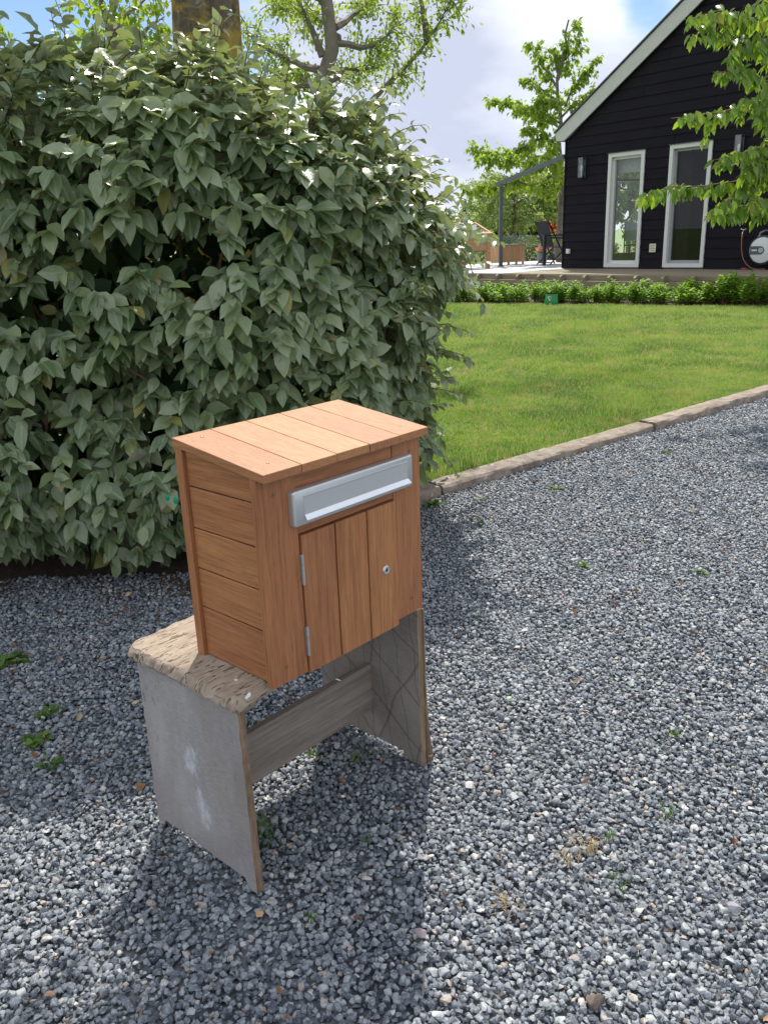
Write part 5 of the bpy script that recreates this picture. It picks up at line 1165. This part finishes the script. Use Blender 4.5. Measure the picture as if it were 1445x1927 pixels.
rosette('flat weed patch in the upper gravel', onz(1095, 1066), 18, .035, 6)
rosette('small green weed far right on the upper gravel', onz(1322, 1078), 16, .03, 7)
rosette('dark green leafy weed at the left picture edge', onz(15, 1248), 34, .05, 8, .5)
rosette('green weed left of the bench', onz(92, 1345), 26, .038, 9)
rosette('mossy long weed in the gravel at left', onz(72, 1398), 30, .045, 10)
rosette('pale green weed below the mossy one at left', onz(98, 1440), 18, .032, 11)
# fallen leaves, husks and twigs : too many and too small to count
r = np.random.default_rng(77); pts = []
for k in range(14000):
    p = np.array([r.uniform(-2.4, 4.5), r.uniform(.7, 7)]); 
    if (p-K0)@KN > -.01: continue
    near = math.exp(-max(0, 2.75-p[1])/.45)*(p[0] < .1); kerbn = math.exp(-abs((p-K0)@KN)/.25)*.5
    cl_ = .5+.5*math.sin(p[0]*5+1.3)*math.sin(p[1]*4.2)
    if r.random() < .16+.4*cl_**3+.75*near+.25*kerbn: pts.append((p[0], p[1], .014+.004*r.random()))
pts = np.array(pts); pts = pts[inview(pts[:, :2], 100, 60)]; n = len(pts)
lit = leafmat('dead_leaf', [(0, (.07, .035, .018)), (.4, (.19, .085, .04)), (.75, (.33, .19, .10)), (1, (.50, .38, .24))], (.28, .17, .09), .1, .7, .3, (.35, .15, .05))
o = leaf_cloud('leaf_litter', pts, np.c_[r.normal(0, 1, (n, 2)), r.normal(0, .25, n)], np.c_[r.normal(0, .5, (n, 2)), np.ones(n)], r.lognormal(math.log(.012), .4, n).clip(.005, .028), [leaf_tpl(w_, .7, -.35, .2, 4, .9, k) for k, w_ in enumerate((.5, .35, .14, .7))], lit)
tag(o, 'scattered dry brown leaves, husks and twigs on the gravel', 'leaf litter', kind='stuff')
# a few larger odd stones
def stone(label, loc, s_, c_, seed):
    import bmesh
    rr_ = random.Random(seed); bm = bmesh.new()
    for k in range(16):
        v = Vector((rr_.gauss(0, 1), rr_.gauss(0, 1), rr_.gauss(0, 1))).normalized(); bm.verts.new((v.x*s_, v.y*s_*.8, v.z*s_*.55))
    bmesh.ops.convex_hull(bm, input=bm.verts); bmesh.ops.bevel(bm, geom=list(bm.edges), offset=s_*.08, segments=2, affect='EDGES', clamp_overlap=True)
    me = bpy.data.meshes.new('stone'); bmesh.ops.scale(bm, vec=(.8, .8, .8), verts=bm.verts); bm.to_mesh(me); bm.free(); me.materials.append(plain('stone_'+str(seed), c_, .75, 0, .25, 60, .3)); o = bpy.data.objects.new('stone', me); col.objects.link(o); o.location = tuple(loc+np.array([0, 0, .010])); o.rotation_euler = (0, 0, seed*1.3)
    tag(o, label, 'stone')
stone('tan pebble larger than its neighbours below the bench', onz(490, 1728), .013, (.45, .27, .15), 1)
stone('brown stone lying in the shadow under the bench', onz(643, 1474), .016, (.25, .15, .10), 2)
stone('pale flat stone on the sunlit gravel right of the bench', onz(885, 1484), .020, (.62, .60, .56), 3)
stone('pinkish stone in the gravel below the shadow edge', onz(792, 1763), .018, (.35, .28, .29), 4)
stone('round tan stone near the bottom left corner', onz(95, 1880), .013, (.38, .24, .16), 5)
stone('pale green stone on the sunlit gravel', onz(958, 1321), .013, (.42, .58, .38), 6)
stone('white pebble beside the bench shadow', onz(833, 1358), .011, (.6, .58, .52), 7)
stone('cream pebble left of the bench panel', onz(256, 1328), .014, (.52, .42, .30), 8)
stone('mauve grey flat stone at lower right', onz(1380, 1716), .020, (.30, .29, .33), 9)
stone('brown lump of bark like stone near the bottom right', onz(1120, 1892), .026, (.14, .11, .09), 10)
# black bits and green beads
stone('black clod of earth on the sunlit gravel', onz(1205, 1318), .014, (.02, .02, .02), 11)
gb = empty('green_beads', tuple(at(322, 938, 2.62))); tag(gb, 'two small shiny emerald green beads hanging among the hedge leaves', 'beads')
gm = plain('emerald_glass', (.0, .30, .16), .1)
for dx_ in (-.012, .014): q = MB(); q.lathe((dx_, 0, -.008 if dx_ > 0 else .004), [(.0006, -.012), (.006, -.008), (.0075, 0), (.006, .008), (.0006, .012)], 14); q.build('bead', gm, gb, smooth=True)
q = MB(); q.tube([(-.012, 0, .015), (0, .01, .05), (.014, 0, .003)], .0007, 4); q.build('string', M['twig'], gb)

for o in bpy.data.objects:
    if o.name.split('.')[0] == 'flowers': o['kind'] = 'stuff'
